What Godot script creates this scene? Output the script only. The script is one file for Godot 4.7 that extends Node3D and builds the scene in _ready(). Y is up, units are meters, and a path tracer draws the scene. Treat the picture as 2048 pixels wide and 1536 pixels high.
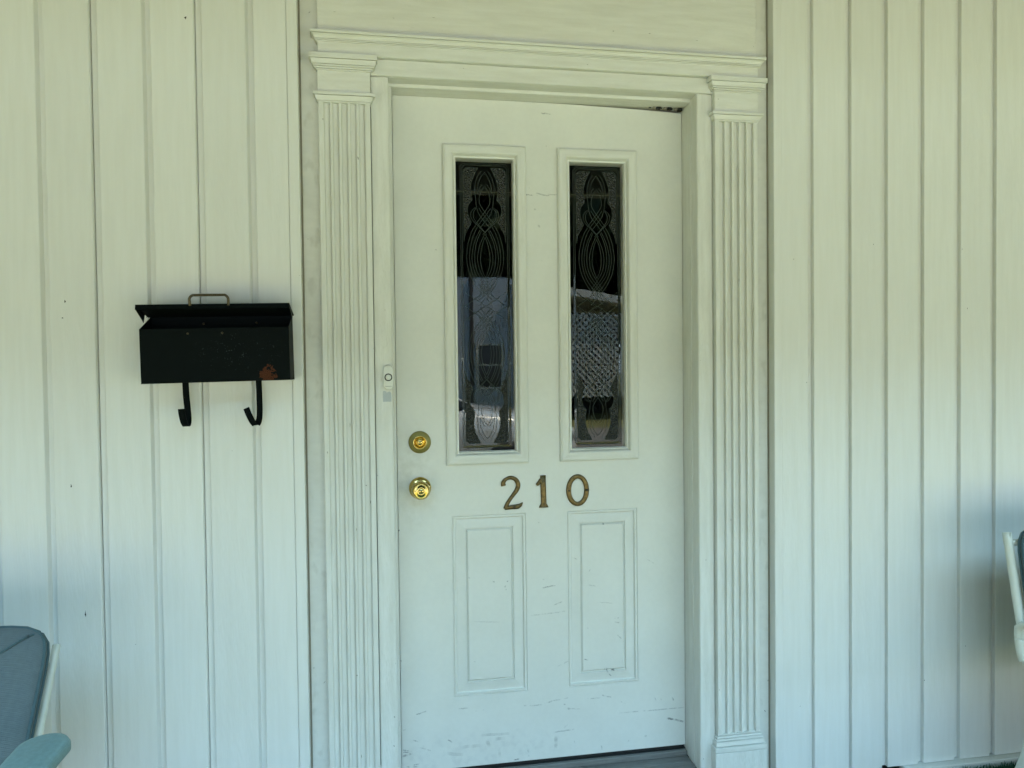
extends Node3D
# White front door with house number 210 under a porch roof. Units are metres; x runs right along
# the wall, y is up, z runs from the wall out towards the yard. The face of the door lies at z = 0.

var M := {}
var taken := {}
var rng := RandomNumberGenerator.new()
var uv_rect := Rect2()
var uv_on := false

const Z_CASING := 0.114
const Z_PILASTER := 0.132
const Z_SIDING := 0.145
const FLOOR := -0.085
const GROUND := -0.40

# ------------------------------------------------------------------ nodes

func numbered(n: String) -> String:
	if not taken.has(n):
		taken[n] = 0
		return n
	taken[n] += 1
	return "%s_%03d" % [n, taken[n]]

func thing(called: String, label: String, category: String, at := Vector3.ZERO, group := "") -> Node3D:
	var o := Node3D.new()
	o.name = numbered(called)
	add_child(o)
	o.position = at
	o.set_meta("label", label)
	o.set_meta("category", category)
	if group != "":
		o.set_meta("group", group)
	return o

func begin(smooth := false) -> SurfaceTool:
	var st := SurfaceTool.new()
	st.begin(Mesh.PRIMITIVE_TRIANGLES)
	st.set_smooth_group(0 if smooth else -1)
	return st

func done(called: String, st: SurfaceTool, mat: Material, parent: Node) -> MeshInstance3D:
	st.generate_normals()
	var o := MeshInstance3D.new()
	o.mesh = st.commit()
	o.material_override = mat
	o.cast_shadow = GeometryInstance3D.SHADOW_CASTING_SETTING_ON
	if parent == self:
		o.name = numbered(called)
	else:
		o.name = called
	parent.add_child(o, true)
	return o

func group_node(called: String, parent: Node) -> Node3D:
	var o := Node3D.new()
	o.name = called
	parent.add_child(o, true)
	return o

func structure(called: String, st: SurfaceTool, mat: Material) -> MeshInstance3D:
	var o := done(called, st, mat, self)
	o.set_meta("kind", "structure")
	return o

func tag(o: Node, label: String, category: String, group := "") -> void:
	o.set_meta("label", label)
	o.set_meta("category", category)
	if group != "":
		o.set_meta("group", group)

# ------------------------------------------------------------------ shapes

func vert(st: SurfaceTool, p: Vector3) -> void:
	if uv_on:
		st.set_uv(Vector2((p.x - uv_rect.position.x) / uv_rect.size.x, 1.0 - (p.y - uv_rect.position.y) / uv_rect.size.y))
	st.add_vertex(p)

func tri(st: SurfaceTool, a: Vector3, b: Vector3, c: Vector3) -> void:
	vert(st, a); vert(st, c); vert(st, b)

# corners run anticlockwise as seen from outside
func quad(st: SurfaceTool, a: Vector3, b: Vector3, c: Vector3, d: Vector3) -> void:
	tri(st, a, b, c)
	tri(st, a, c, d)

# box with chamfered edges
func box(st: SurfaceTool, lo: Vector3, hi: Vector3, ch := 0.0) -> void:
	if ch <= 0.0:
		quad(st, Vector3(lo.x, lo.y, hi.z), Vector3(hi.x, lo.y, hi.z), Vector3(hi.x, hi.y, hi.z), Vector3(lo.x, hi.y, hi.z))
		quad(st, Vector3(hi.x, lo.y, lo.z), Vector3(lo.x, lo.y, lo.z), Vector3(lo.x, hi.y, lo.z), Vector3(hi.x, hi.y, lo.z))
		quad(st, Vector3(hi.x, lo.y, hi.z), Vector3(hi.x, lo.y, lo.z), Vector3(hi.x, hi.y, lo.z), Vector3(hi.x, hi.y, hi.z))
		quad(st, Vector3(lo.x, lo.y, lo.z), Vector3(lo.x, lo.y, hi.z), Vector3(lo.x, hi.y, hi.z), Vector3(lo.x, hi.y, lo.z))
		quad(st, Vector3(lo.x, hi.y, hi.z), Vector3(hi.x, hi.y, hi.z), Vector3(hi.x, hi.y, lo.z), Vector3(lo.x, hi.y, lo.z))
		quad(st, Vector3(lo.x, lo.y, lo.z), Vector3(hi.x, lo.y, lo.z), Vector3(hi.x, lo.y, hi.z), Vector3(lo.x, lo.y, hi.z))
		return
	var c := (lo + hi) * 0.5
	var h := (hi - lo) * 0.5
	var k: float = min(ch, min(h.x, min(h.y, h.z)) * 0.9)
	for ax in 3:
		var b1 := (ax + 1) % 3
		var b2 := (ax + 2) % 3
		for s in [-1.0, 1.0]:
			var f: Array = []
			for q in [[-1, -1], [1, -1], [1, 1], [-1, 1]]:
				var v := Vector3.ZERO
				v[ax] = s * h[ax]
				v[b1] = q[0] * (h[b1] - k)
				v[b2] = q[1] * (h[b2] - k)
				f.append(c + v)
			if s > 0:
				quad(st, f[0], f[1], f[2], f[3])
			else:
				quad(st, f[3], f[2], f[1], f[0])
		# edges parallel to ax
		for s1 in [-1.0, 1.0]:
			for s2 in [-1.0, 1.0]:
				var e: Array = []
				for q in [[1, 0, -1], [0, 1, -1], [0, 1, 1], [1, 0, 1]]:
					var v := Vector3.ZERO
					v[ax] = q[2] * (h[ax] - k)
					v[b1] = s1 * (h[b1] - (0.0 if q[0] == 1 else k))
					v[b2] = s2 * (h[b2] - (0.0 if q[1] == 1 else k))
					e.append(c + v)
				if s1 * s2 > 0:
					quad(st, e[0], e[1], e[2], e[3])
				else:
					quad(st, e[3], e[2], e[1], e[0])
	for sx in [-1.0, 1.0]:
		for sy in [-1.0, 1.0]:
			for sz in [-1.0, 1.0]:
				var p1 := c + Vector3(sx * h.x, sy * (h.y - k), sz * (h.z - k))
				var p2 := c + Vector3(sx * (h.x - k), sy * h.y, sz * (h.z - k))
				var p3 := c + Vector3(sx * (h.x - k), sy * (h.y - k), sz * h.z)
				if sx * sy * sz > 0:
					tri(st, p1, p2, p3)
				else:
					tri(st, p1, p3, p2)

# closed profile of (x, z) points carried up from y0 to y1
func upright(st: SurfaceTool, prof: Array, y0: float, y1: float, caps := true) -> void:
	var n := prof.size()
	var rows: int = max(1, int((y1 - y0) / 0.6))
	for r in rows:
		var a: float = lerp(y0, y1, float(r) / rows)
		var b: float = lerp(y0, y1, float(r + 1) / rows)
		for i in n:
			var p: Vector2 = prof[i]
			var q: Vector2 = prof[(i + 1) % n]
			quad(st, Vector3(p.x, a, p.y), Vector3(q.x, a, q.y), Vector3(q.x, b, q.y), Vector3(p.x, b, p.y))
	if caps:
		var poly := PackedVector2Array(prof)
		var idx := Geometry2D.triangulate_polygon(poly)
		for i in range(0, idx.size(), 3):
			var t: Array = []
			for j in 3:
				t.append(poly[idx[i + j]])
			tri(st, Vector3(t[0].x, y1, t[0].y), Vector3(t[1].x, y1, t[1].y), Vector3(t[2].x, y1, t[2].y))
			tri(st, Vector3(t[0].x, y0, t[0].y), Vector3(t[2].x, y0, t[2].y), Vector3(t[1].x, y0, t[1].y))

# closed profile of (z, y) points carried along x
func along_x(st: SurfaceTool, prof: Array, x0: float, x1: float) -> void:
	var n := prof.size()
	for i in n:
		var p: Vector2 = prof[i]
		var q: Vector2 = prof[(i + 1) % n]
		quad(st, Vector3(x0, p.y, p.x), Vector3(x1, p.y, p.x), Vector3(x1, q.y, q.x), Vector3(x0, q.y, q.x))
	var poly := PackedVector2Array(prof)
	var idx := Geometry2D.triangulate_polygon(poly)
	for i in range(0, idx.size(), 3):
		for x in [x0, x1]:
			tri(st, Vector3(x, poly[idx[i]].y, poly[idx[i]].x), Vector3(x, poly[idx[i + 1]].y, poly[idx[i + 1]].x), Vector3(x, poly[idx[i + 2]].y, poly[idx[i + 2]].x))

# moulding that returns round both ends: prof is [(height, projection)] from bottom to top
func moulding(st: SurfaceTool, xl: float, xr: float, zb: float, zf: float, prof: Array) -> void:
	var prev: Array = []
	for i in prof.size():
		var y: float = prof[i].x
		var o: float = prof[i].y
		var ring: Array = [Vector3(xl - o, y, zb), Vector3(xl - o, y, zf + o), Vector3(xr + o, y, zf + o), Vector3(xr + o, y, zb)]
		if i == 0:
			quad(st, ring[0], ring[3], ring[2], ring[1])
		else:
			for k in 3:
				quad(st, prev[k], prev[k + 1], ring[k + 1], ring[k])
		if i == prof.size() - 1:
			quad(st, ring[0], ring[1], ring[2], ring[3])
		prev = ring

# one mitred side (0 bottom, 1 right, 2 top, 3 left) of a frame; prof is [(inset, z)]
func frame_side(st: SurfaceTool, r: Rect2, prof: Array, side: int, gap := 0.0) -> void:
	for i in range(prof.size() - 1):
		var ends: Array = []
		for k in 2:
			var d: float = prof[i + k].x
			var z: float = prof[i + k].y
			var x0 := r.position.x + d
			var x1 := r.end.x - d
			var y0 := r.position.y + d
			var y1 := r.end.y - d
			match side:
				0: ends.append([Vector3(x0 + gap, y0, z), Vector3(x1 - gap, y0, z)])
				1: ends.append([Vector3(x1, y0 + gap, z), Vector3(x1, y1 - gap, z)])
				2: ends.append([Vector3(x1 - gap, y1, z), Vector3(x0 + gap, y1, z)])
				3: ends.append([Vector3(x0, y1 - gap, z), Vector3(x0, y0 + gap, z)])
		quad(st, ends[0][0], ends[0][1], ends[1][1], ends[1][0])

func lathe(st: SurfaceTool, prof: Array, c: Vector3, seg := 40) -> void:
	for i in range(prof.size() - 1):
		for s in seg:
			var a0 := TAU * s / seg
			var a1 := TAU * (s + 1) / seg
			var p: Vector2 = prof[i]
			var q: Vector2 = prof[i + 1]
			var v := [Vector3(cos(a0) * p.x, sin(a0) * p.x, p.y), Vector3(cos(a1) * p.x, sin(a1) * p.x, p.y), Vector3(cos(a1) * q.x, sin(a1) * q.x, q.y), Vector3(cos(a0) * q.x, sin(a0) * q.x, q.y)]
			quad(st, c + v[0], c + v[1], c + v[2], c + v[3])

func resample(pts: Array, n: int) -> Array:
	var c := Curve3D.new()
	for i in pts.size():
		var prev: Vector3 = pts[max(i - 1, 0)]
		var next: Vector3 = pts[min(i + 1, pts.size() - 1)]
		var t := (next - prev) / 6.0
		c.add_point(pts[i], -t, t)
	var out: Array = []
	var l := c.get_baked_length()
	for i in n + 1:
		out.append(c.sample_baked(l * i / n, true))
	return out

func tube(st: SurfaceTool, pts: Array, rad: float, seg := 10, caps := true) -> void:
	var rings: Array = []
	var side := Vector3.ZERO
	for i in pts.size():
		var t: Vector3 = (pts[min(i + 1, pts.size() - 1)] - pts[max(i - 1, 0)]).normalized()
		if side == Vector3.ZERO:
			side = t.cross(Vector3.UP if abs(t.y) < 0.9 else Vector3.RIGHT).normalized()
		side = (side - t * side.dot(t)).normalized()
		var up := t.cross(side)
		var ring: Array = []
		for s in seg:
			var a := TAU * s / seg
			ring.append(pts[i] + (side * cos(a) + up * sin(a)) * rad)
		rings.append(ring)
	for i in range(rings.size() - 1):
		for s in seg:
			var s2 := (s + 1) % seg
			quad(st, rings[i][s], rings[i][s2], rings[i + 1][s2], rings[i + 1][s])
	if caps:
		for s in range(1, seg - 1):
			tri(st, rings[0][0], rings[0][s + 1], rings[0][s])
			tri(st, rings[-1][0], rings[-1][s], rings[-1][s + 1])

# flat bar swept along a path; side = direction of its width
func bar(st: SurfaceTool, pts: Array, side: Vector3, half_w: float, thick: float) -> void:
	var rings: Array = []
	for i in pts.size():
		var t: Vector3 = (pts[min(i + 1, pts.size() - 1)] - pts[max(i - 1, 0)]).normalized()
		var s := (side - t * side.dot(t)).normalized() * half_w
		var u := t.cross(s).normalized() * thick * 0.5
		rings.append([pts[i] - s - u, pts[i] + s - u, pts[i] + s + u, pts[i] - s + u])
	for i in range(rings.size() - 1):
		for k in 4:
			var k2 := (k + 1) % 4
			quad(st, rings[i][k], rings[i][k2], rings[i + 1][k2], rings[i + 1][k])
	quad(st, rings[0][3], rings[0][2], rings[0][1], rings[0][0])
	quad(st, rings[-1][0], rings[-1][1], rings[-1][2], rings[-1][3])

# a stroke with a domed section standing on the plane z = z0, widths given along the path
func stroke(st: SurfaceTool, pts: Array, widths: Array, z0: float, edge: float, dome: float) -> void:
	var n := pts.size()
	var rings: Array = []
	for i in n:
		var f := float(i) / (n - 1) * (widths.size() - 1)
		var k := int(min(floor(f), widths.size() - 2))
		var w: float = lerp(widths[k], widths[k + 1], f - k) * 0.56
		var t: Vector3 = (pts[min(i + 1, n - 1)] - pts[max(i - 1, 0)]).normalized()
		var s := Vector3(-t.y, t.x, 0)
		var ring: Array = []
		for q in [[-1.0, 0.0], [-1.0, edge], [-0.72, edge + dome * 0.62], [-0.3, edge + dome], [0.3, edge + dome], [0.72, edge + dome * 0.62], [1.0, edge], [1.0, 0.0]]:
			ring.append(Vector3(pts[i].x, pts[i].y, z0 + q[1]) + s * w * q[0])
		rings.append(ring)
	for i in range(n - 1):
		for k in 7:
			quad(st, rings[i][k], rings[i + 1][k], rings[i + 1][k + 1], rings[i][k + 1])
	for e in [0, n - 1]:
		for k in range(1, 7):
			tri(st, rings[e][0], rings[e][k], rings[e][k + 1])

# thin ridge for lines cut into glass
func ridge(st: SurfaceTool, pts: Array, w: float, z0: float, h: float) -> void:
	var n := pts.size()
	for i in range(n - 1):
		var a: Vector3 = pts[i]
		var b: Vector3 = pts[i + 1]
		var ta: Vector3 = (pts[i + 1] - pts[max(i - 1, 0)]).normalized()
		var tb: Vector3 = (pts[min(i + 2, n - 1)] - pts[i]).normalized()
		var sa := Vector3(-ta.y, ta.x, 0) * w * 0.5
		var sb := Vector3(-tb.y, tb.x, 0) * w * 0.5
		var z := Vector3(0, 0, z0)
		var t := Vector3(0, 0, z0 + h)
		quad(st, a - sa + z, b - sb + z, b + t, a + t)
		quad(st, a + t, b + t, b + sb + z, a + sa + z)

# ------------------------------------------------------------------ materials

func lin(r: float, g: float, b: float) -> Color:
	return Color(r, g, b).linear_to_srgb()

func noise(seed_: int, freq: float, oct := 4) -> FastNoiseLite:
	var n := FastNoiseLite.new()
	n.seed = seed_
	n.noise_type = FastNoiseLite.TYPE_SIMPLEX_SMOOTH
	n.frequency = freq
	n.fractal_octaves = oct
	return n

# seamless noise turned into a colour texture between linear colours a and b
func ramp_tex(seed_: int, freq: float, a: Color, b: Color, size := 256, gamma := 1.0, oct := 4) -> ImageTexture:
	var src := noise(seed_, freq, oct).get_seamless_image(size, size)
	var img := Image.create(size, size, true, Image.FORMAT_RGB8)
	for y in size:
		for x in size:
			var t: float = pow(src.get_pixel(x, y).r, gamma)
			img.set_pixel(x, y, a.lerp(b, t).linear_to_srgb())
	img.generate_mipmaps()
	return ImageTexture.create_from_image(img)

func bump_tex(seed_: int, freq: float, strength: float, size := 256, oct := 4) -> ImageTexture:
	var img := noise(seed_, freq, oct).get_seamless_image(size, size)
	img.convert(Image.FORMAT_RGBA8)
	img.bump_map_to_normal_map(strength)
	img.generate_mipmaps()
	return ImageTexture.create_from_image(img)

func plain(c: Color, rough: float, metal := 0.0) -> StandardMaterial3D:
	var m := StandardMaterial3D.new()
	m.albedo_color = c
	m.roughness = rough
	m.metallic = metal
	return m

func triplanar(tex: Texture2D, bump: Texture2D, scale_: Vector3, rough: float, bump_scale := 1.0) -> StandardMaterial3D:
	var m := StandardMaterial3D.new()
	m.albedo_texture = tex
	m.roughness = rough
	m.uv1_triplanar = true
	m.uv1_world_triplanar = true
	m.uv1_scale = scale_
	if bump:
		m.normal_enabled = true
		m.normal_texture = bump
		m.normal_scale = bump_scale
	return m

# a broken, grainy mark on a painted surface, in metres on the door face
func scuff(img: Image, gr: FastNoiseLite, a: Vector2, b: Vector2, w: float, strength: float, size: Vector2, col := Color(0.06, 0.065, 0.06)) -> void:
	var px := Vector2(img.get_width() / size.x, img.get_height() / size.y)
	var l := a.distance_to(b)
	var steps: int = max(2, int(l * px.x * 1.5))
	for i in steps + 1:
		var t := float(i) / steps
		var c := a.lerp(b, t)
		c += Vector2(gr.get_noise_2d(t * 40.0, a.x * 900.0), gr.get_noise_2d(a.y * 900.0, t * 40.0)) * 0.0016
		var fade: float = clamp(0.55 + 1.6 * gr.get_noise_2d(c.x * 1400.0, c.y * 1400.0), 0.0, 1.0) * (0.35 + 0.65 * sin(PI * clamp(t * 0.9 + 0.05, 0.0, 1.0)))
		var hw: int = max(0, int(round(w * px.x * 0.5)))
		for dy in range(-hw, hw + 1):
			for dx in range(-hw, hw + 1):
				var X := int(c.x * px.x) + dx
				var Y := int(img.get_height() - 1 - c.y * px.y) + dy
				if X < 0 or Y < 0 or X >= img.get_width() or Y >= img.get_height():
					continue
				var g: float = clamp(0.6 + gr.get_noise_2d(X * 9.0, Y * 9.0), 0.0, 1.0)
				img.set_pixel(X, Y, img.get_pixel(X, Y).lerp(col.linear_to_srgb(), strength * fade * g * (0.30 if w < 0.005 else 0.10)))

func door_texture() -> ImageTexture:
	var size := Vector2(0.914, 2.04)
	var W := 820
	var H := 1830
	var img := Image.create(W, H, true, Image.FORMAT_RGB8)
	var n1 := noise(11, 0.006, 3)
	var n2 := noise(12, 0.05, 3)
	var n3 := noise(13, 0.3, 2)
	var base := Color(0.70, 0.70, 0.655)
	var grime := Color(0.40, 0.385, 0.31)
	for y in H:
		var v := (1.0 - float(y) / H) * size.y
		for x in W:
			var u := float(x) / W * size.x
			var c := base * (1.0 + 0.035 * n1.get_noise_2d(x, y) + 0.02 * n2.get_noise_2d(x, y) + 0.012 * n3.get_noise_2d(x, y))
			# hand grime round the knob and lock, foot smudges along the kick, in broken patches
			var hand: float = 1.0 - Vector2((u - 0.05) / 0.085, (v - 0.90) / 0.20).length()
			var foot: float = 1.0 - Vector2((u - 0.22) / 0.36, (v - 0.045) / 0.085).length()
			var gpat: float = 0.6 * n2.get_noise_2d(x * 0.8, y * 0.8) + 0.35 * n3.get_noise_2d(x, y) + 0.5 * n1.get_noise_2d(x * 3.0, y * 3.0)
			if hand > 0.0:
				c = c.lerp(grime, clamp((gpat + 0.45) * 0.30 * min(hand * 1.6, 1.0), 0.0, 0.34))
			if foot > 0.0:
				c = c.lerp(Color(0.36, 0.37, 0.37), clamp((gpat + 0.05) * 0.30 * min(foot * 2.0, 1.0), 0.0, 0.22))
			c.a = 1.0
			img.set_pixel(x, y, c.linear_to_srgb())
	var gr := noise(21, 0.03, 3)
	# x0, y0, x1, y1, width, strength
	var marks := SCUFFS
	for m in marks:
		scuff(img, gr, Vector2(m[0], m[1]), Vector2(m[2], m[3]), m[4], m[5], size)
	img.generate_mipmaps()
	return ImageTexture.create_from_image(img)

const SCUFFS := [
	[0.0481, 0.1748, 0.0757, 0.1816, 0.0020, 0.70],
	[0.1774, 0.1803, 0.2054, 0.1815, 0.0020, 0.30],
	[0.2287, 0.1691, 0.2546, 0.1705, 0.0020, 0.35],
	[0.4458, 0.1742, 0.4824, 0.1805, 0.0022, 0.50],
	[0.4824, 0.1805, 0.5215, 0.1843, 0.0022, 0.40],
	[0.5057, 0.1665, 0.5125, 0.1639, 0.0030, 0.80],
	[0.5202, 0.1512, 0.5251, 0.1493, 0.0040, 0.80],
	[0.5251, 0.1498, 0.5604, 0.1456, 0.0015, 0.20],
	[0.6302, 0.1844, 0.6401, 0.1811, 0.0030, 0.80],
	[0.6401, 0.1811, 0.6625, 0.1743, 0.0015, 0.35],
	[0.6950, 0.1568, 0.7100, 0.1497, 0.0020, 0.40],
	[0.8065, 0.1617, 0.8115, 0.1524, 0.0020, 0.50],
	[0.8289, 0.1548, 0.8299, 0.1508, 0.0020, 0.40],
	[0.8680, 0.1553, 0.8710, 0.1452, 0.0020, 0.50],
	[0.6696, 0.1202, 0.9091, 0.1205, 0.0020, 0.30],
	[0.8495, 0.0899, 0.8675, 0.0848, 0.0040, 0.75],
	[0.8675, 0.0848, 0.9036, 0.0740, 0.0040, 0.50],
	[0.4667, 0.0788, 0.5401, 0.0829, 0.0020, 0.40],
	[0.4811, 0.0630, 0.4808, 0.0318, 0.0080, 0.30],
	[0.5083, 0.0917, 0.5206, 0.1001, 0.0015, 0.30],
	[0.3452, 0.0043, 0.3620, 0.0074, 0.0030, 0.90],
	[0.2466, 0.0929, 0.3319, 0.0894, 0.0070, 0.18],
	[0.2628, 0.0700, 0.2697, 0.0575, 0.0080, 0.20],
	[0.2841, 0.0750, 0.3174, 0.0765, 0.0080, 0.15],
	[0.3003, 0.0402, 0.3025, 0.0234, 0.0060, 0.25],
	[0.0056, 0.0689, 0.0305, 0.0636, 0.0030, 0.70],
	[0.0064, 0.0627, 0.0282, 0.0591, 0.0025, 0.60],
	[0.0062, 0.0511, 0.0304, 0.0561, 0.0040, 0.80],
	[0.0074, 0.1290, 0.0156, 0.1338, 0.0030, 0.50],
	[0.1427, 0.0889, 0.1551, 0.0792, 0.0025, 0.60],
	[0.0379, 0.0968, 0.0561, 0.0903, 0.0015, 0.40],
	[0.0605, 0.0783, 0.0787, 0.0695, 0.0015, 0.30],
	[0.0558, 0.0717, 0.0878, 0.0606, 0.0020, 0.35],
	[0.0368, 0.0201, 0.0551, 0.0238, 0.0020, 0.50],
	[0.0003, 0.0183, 0.0504, 0.0150, 0.0030, 0.50],
	[0.3911, 0.0335, 0.3933, 0.0118, 0.0015, 0.30],
	[0.5398, 0.0452, 0.5446, 0.0351, 0.0020, 0.40],
	[0.6287, 0.0219, 0.6311, 0.0095, 0.0020, 0.35],
	[0.1338, 0.0476, 0.1895, 0.0372, 0.0100, 0.12],
	[0.1898, 0.0607, 0.2367, 0.0608, 0.0100, 0.12],
	[0.7165, 0.0255, 0.7201, 0.0300, 0.0015, 0.30],
	[0.7749, 0.0394, 0.7775, 0.0377, 0.0040, 0.30],
	[0.3807, 0.1729, 0.3864, 0.1719, 0.0020, 0.40],
	[0.3999, 0.1711, 0.4434, 0.1696, 0.0012, 0.25],
	[0.5854, 0.1762, 0.6251, 0.1752, 0.0012, 0.25],
	[0.6051, 0.1576, 0.6101, 0.1605, 0.0012, 0.30],
	[0.4437, 0.5384, 0.4833, 0.5425, 0.0024, 0.60],
	[0.4785, 0.4804, 0.5058, 0.4910, 0.0020, 0.30],
	[0.4054, 0.4526, 0.5202, 0.4600, 0.0015, 0.22],
	[0.2876, 0.5675, 0.2924, 0.5648, 0.0030, 0.50],
	[0.3307, 0.5641, 0.3356, 0.5646, 0.0030, 0.70],
	[0.3244, 0.5474, 0.3273, 0.5521, 0.0020, 0.50],
	[0.3271, 0.5400, 0.3296, 0.5398, 0.0030, 0.70],
	[0.5940, 0.5811, 0.5974, 0.5858, 0.0030, 0.35],
	[0.5872, 0.4016, 0.5897, 0.4002, 0.0030, 0.50],
	[0.6772, 0.4256, 0.6901, 0.4264, 0.0020, 0.50],
	[0.6792, 0.4138, 0.6921, 0.4112, 0.0020, 0.40],
	[0.5756, 0.3035, 0.5883, 0.2983, 0.0020, 0.60],
	[0.4911, 0.2879, 0.5228, 0.3011, 0.0020, 0.35],
	[0.6853, 0.3717, 0.7076, 0.3483, 0.0020, 0.25],
	[0.6285, 0.2552, 0.6328, 0.2598, 0.0020, 0.80],
	[0.6392, 0.2618, 0.6436, 0.2686, 0.0020, 0.80],
	[0.6479, 0.2703, 0.6533, 0.2532, 0.0020, 0.90],
	[0.6533, 0.2532, 0.6635, 0.2406, 0.0020, 0.80],
	[0.6671, 0.2595, 0.6732, 0.2607, 0.0040, 0.80],
	[0.6414, 0.2616, 0.6543, 0.2631, 0.0020, 0.60],
	[0.6396, 0.7281, 0.6430, 0.7280, 0.0040, 0.95],
	[0.2128, 0.5853, 0.2159, 0.5807, 0.0030, 0.50],
	[0.6291, 0.1864, 0.6385, 0.1822, 0.0025, 0.70],
	[0.7442, 0.6915, 0.7464, 0.6914, 0.0030, 0.80],
	[0.5387, 0.6274, 0.5555, 0.6212, 0.0015, 0.30],
	[0.5936, 0.5377, 0.6139, 0.5323, 0.0012, 0.25],
	[0.4452, 0.5644, 0.4477, 0.5643, 0.0020, 0.35],
	[0.2263, 0.3226, 0.2311, 0.3222, 0.0020, 0.30],
	[0.6177, 0.4803, 0.6690, 0.4753, 0.0012, 0.15],
	[0.2238, 0.4458, 0.3170, 0.4393, 0.0012, 0.10],
	[0.7870, 0.6074, 0.8175, 0.5890, 0.0015, 0.15],
	[0.1134, 0.6012, 0.1158, 0.6003, 0.0020, 0.40],
	[0.2094, 0.2654, 0.2195, 0.2666, 0.0018, 0.70],
	[0.4314, 0.7433, 0.4355, 0.7427, 0.0020, 0.30],
	[0.4015, 1.7580, 0.4082, 1.7553, 0.0025, 0.70],
	[0.4082, 1.7559, 0.4403, 1.7548, 0.0020, 0.50],
	[0.4353, 1.7616, 0.4539, 1.7585, 0.0020, 0.45],
	[0.4538, 1.7565, 0.4776, 1.7559, 0.0030, 0.65],
	[0.4742, 1.7584, 0.5014, 1.7585, 0.0018, 0.30],
	[0.4519, 1.7390, 0.4577, 1.7388, 0.0020, 0.40],
	[0.4420, 1.6646, 0.4460, 1.6574, 0.0040, 0.35],
	[0.4690, 1.9075, 0.4710, 1.9072, 0.0020, 0.40],
	[0.4142, 1.7778, 0.4155, 1.7765, 0.0020, 0.40],
	[0.4297, 1.7137, 0.4347, 1.7106, 0.0040, 0.20],
	[0.1226, 1.5832, 0.1281, 1.5832, 0.0020, 0.30],
	[0.4517, 1.5558, 0.4537, 1.5551, 0.0020, 0.30],
	[0.4480, 2.0068, 0.4906, 2.0057, 0.0025, 0.70],
	[0.6299, 2.0414, 0.6428, 2.0390, 0.0020, 0.30],
	[0.8150, 2.0816, 0.8166, 2.0802, 0.0020, 0.30],
]

func mailbox_texture() -> ImageTexture:
	var W := 512
	var H := 192
	var img := Image.create(W, H, true, Image.FORMAT_RGB8)
	var n1 := noise(31, 0.02, 3)
	var n2 := noise(32, 0.11, 4)
	for y in H:
		for x in W:
			var c := Color(0.0055, 0.0075, 0.008)
			var s: float = n2.get_noise_2d(x, y) + 0.6 * n1.get_noise_2d(x * 1.5, y * 1.5)
			var wear: float = 1.0 - Vector2((x - 330.0) / 190.0, (y - 85.0) / 90.0).length()
			if s > 0.46 and wear > 0.0:
				c = c.lerp(Color(0.06, 0.075, 0.075), clamp((s - 0.46) * 2.4 * wear, 0.0, 0.55))
			# rust where the paint has flaked
			var d: float = Vector2((x - 432.0) / 22.0, (y - 171.0) / 25.0).length() * 0.75 + 0.28 * n2.get_noise_2d(x, y) + 0.85 * n1.get_noise_2d(x * 2.2, y * 2.2)
			if d < 0.85:
				c = Color(0.068, 0.025, 0.013) * (1.0 + 0.9 * n2.get_noise_2d(x * 2.0, y * 2.0))
			c.a = 1.0
			img.set_pixel(x, y, c.linear_to_srgb())
	img.generate_mipmaps()
	return ImageTexture.create_from_image(img)

# weathered board beside the pilasters: pale paint with broken brown stains along its crevice
func stained_texture(seed_: int) -> ImageTexture:
	var W := 96
	var H := 1600
	var img := Image.create(W, H, true, Image.FORMAT_RGB8)
	var n1 := noise(seed_, 0.012, 3)
	var n2 := noise(seed_ + 1, 0.06, 4)
	for y in H:
		for x in W:
			var c := Color(0.66, 0.655, 0.615) * (1.0 + 0.06 * n1.get_noise_2d(x * 2.0, y * 0.8) + 0.05 * n2.get_noise_2d(x, y))
			var s: float = n2.get_noise_2d(x * 1.4, y * 0.35) + 0.7 * n1.get_noise_2d(x * 3.0, y)
			if s > 0.22:
				c = c.lerp(Color(0.33, 0.31, 0.25), clamp((s - 0.34) * 0.6, 0.0, 0.22))
			c.a = 1.0
			img.set_pixel(x, y, c.linear_to_srgb())
	img.generate_mipmaps()
	return ImageTexture.create_from_image(img)

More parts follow.
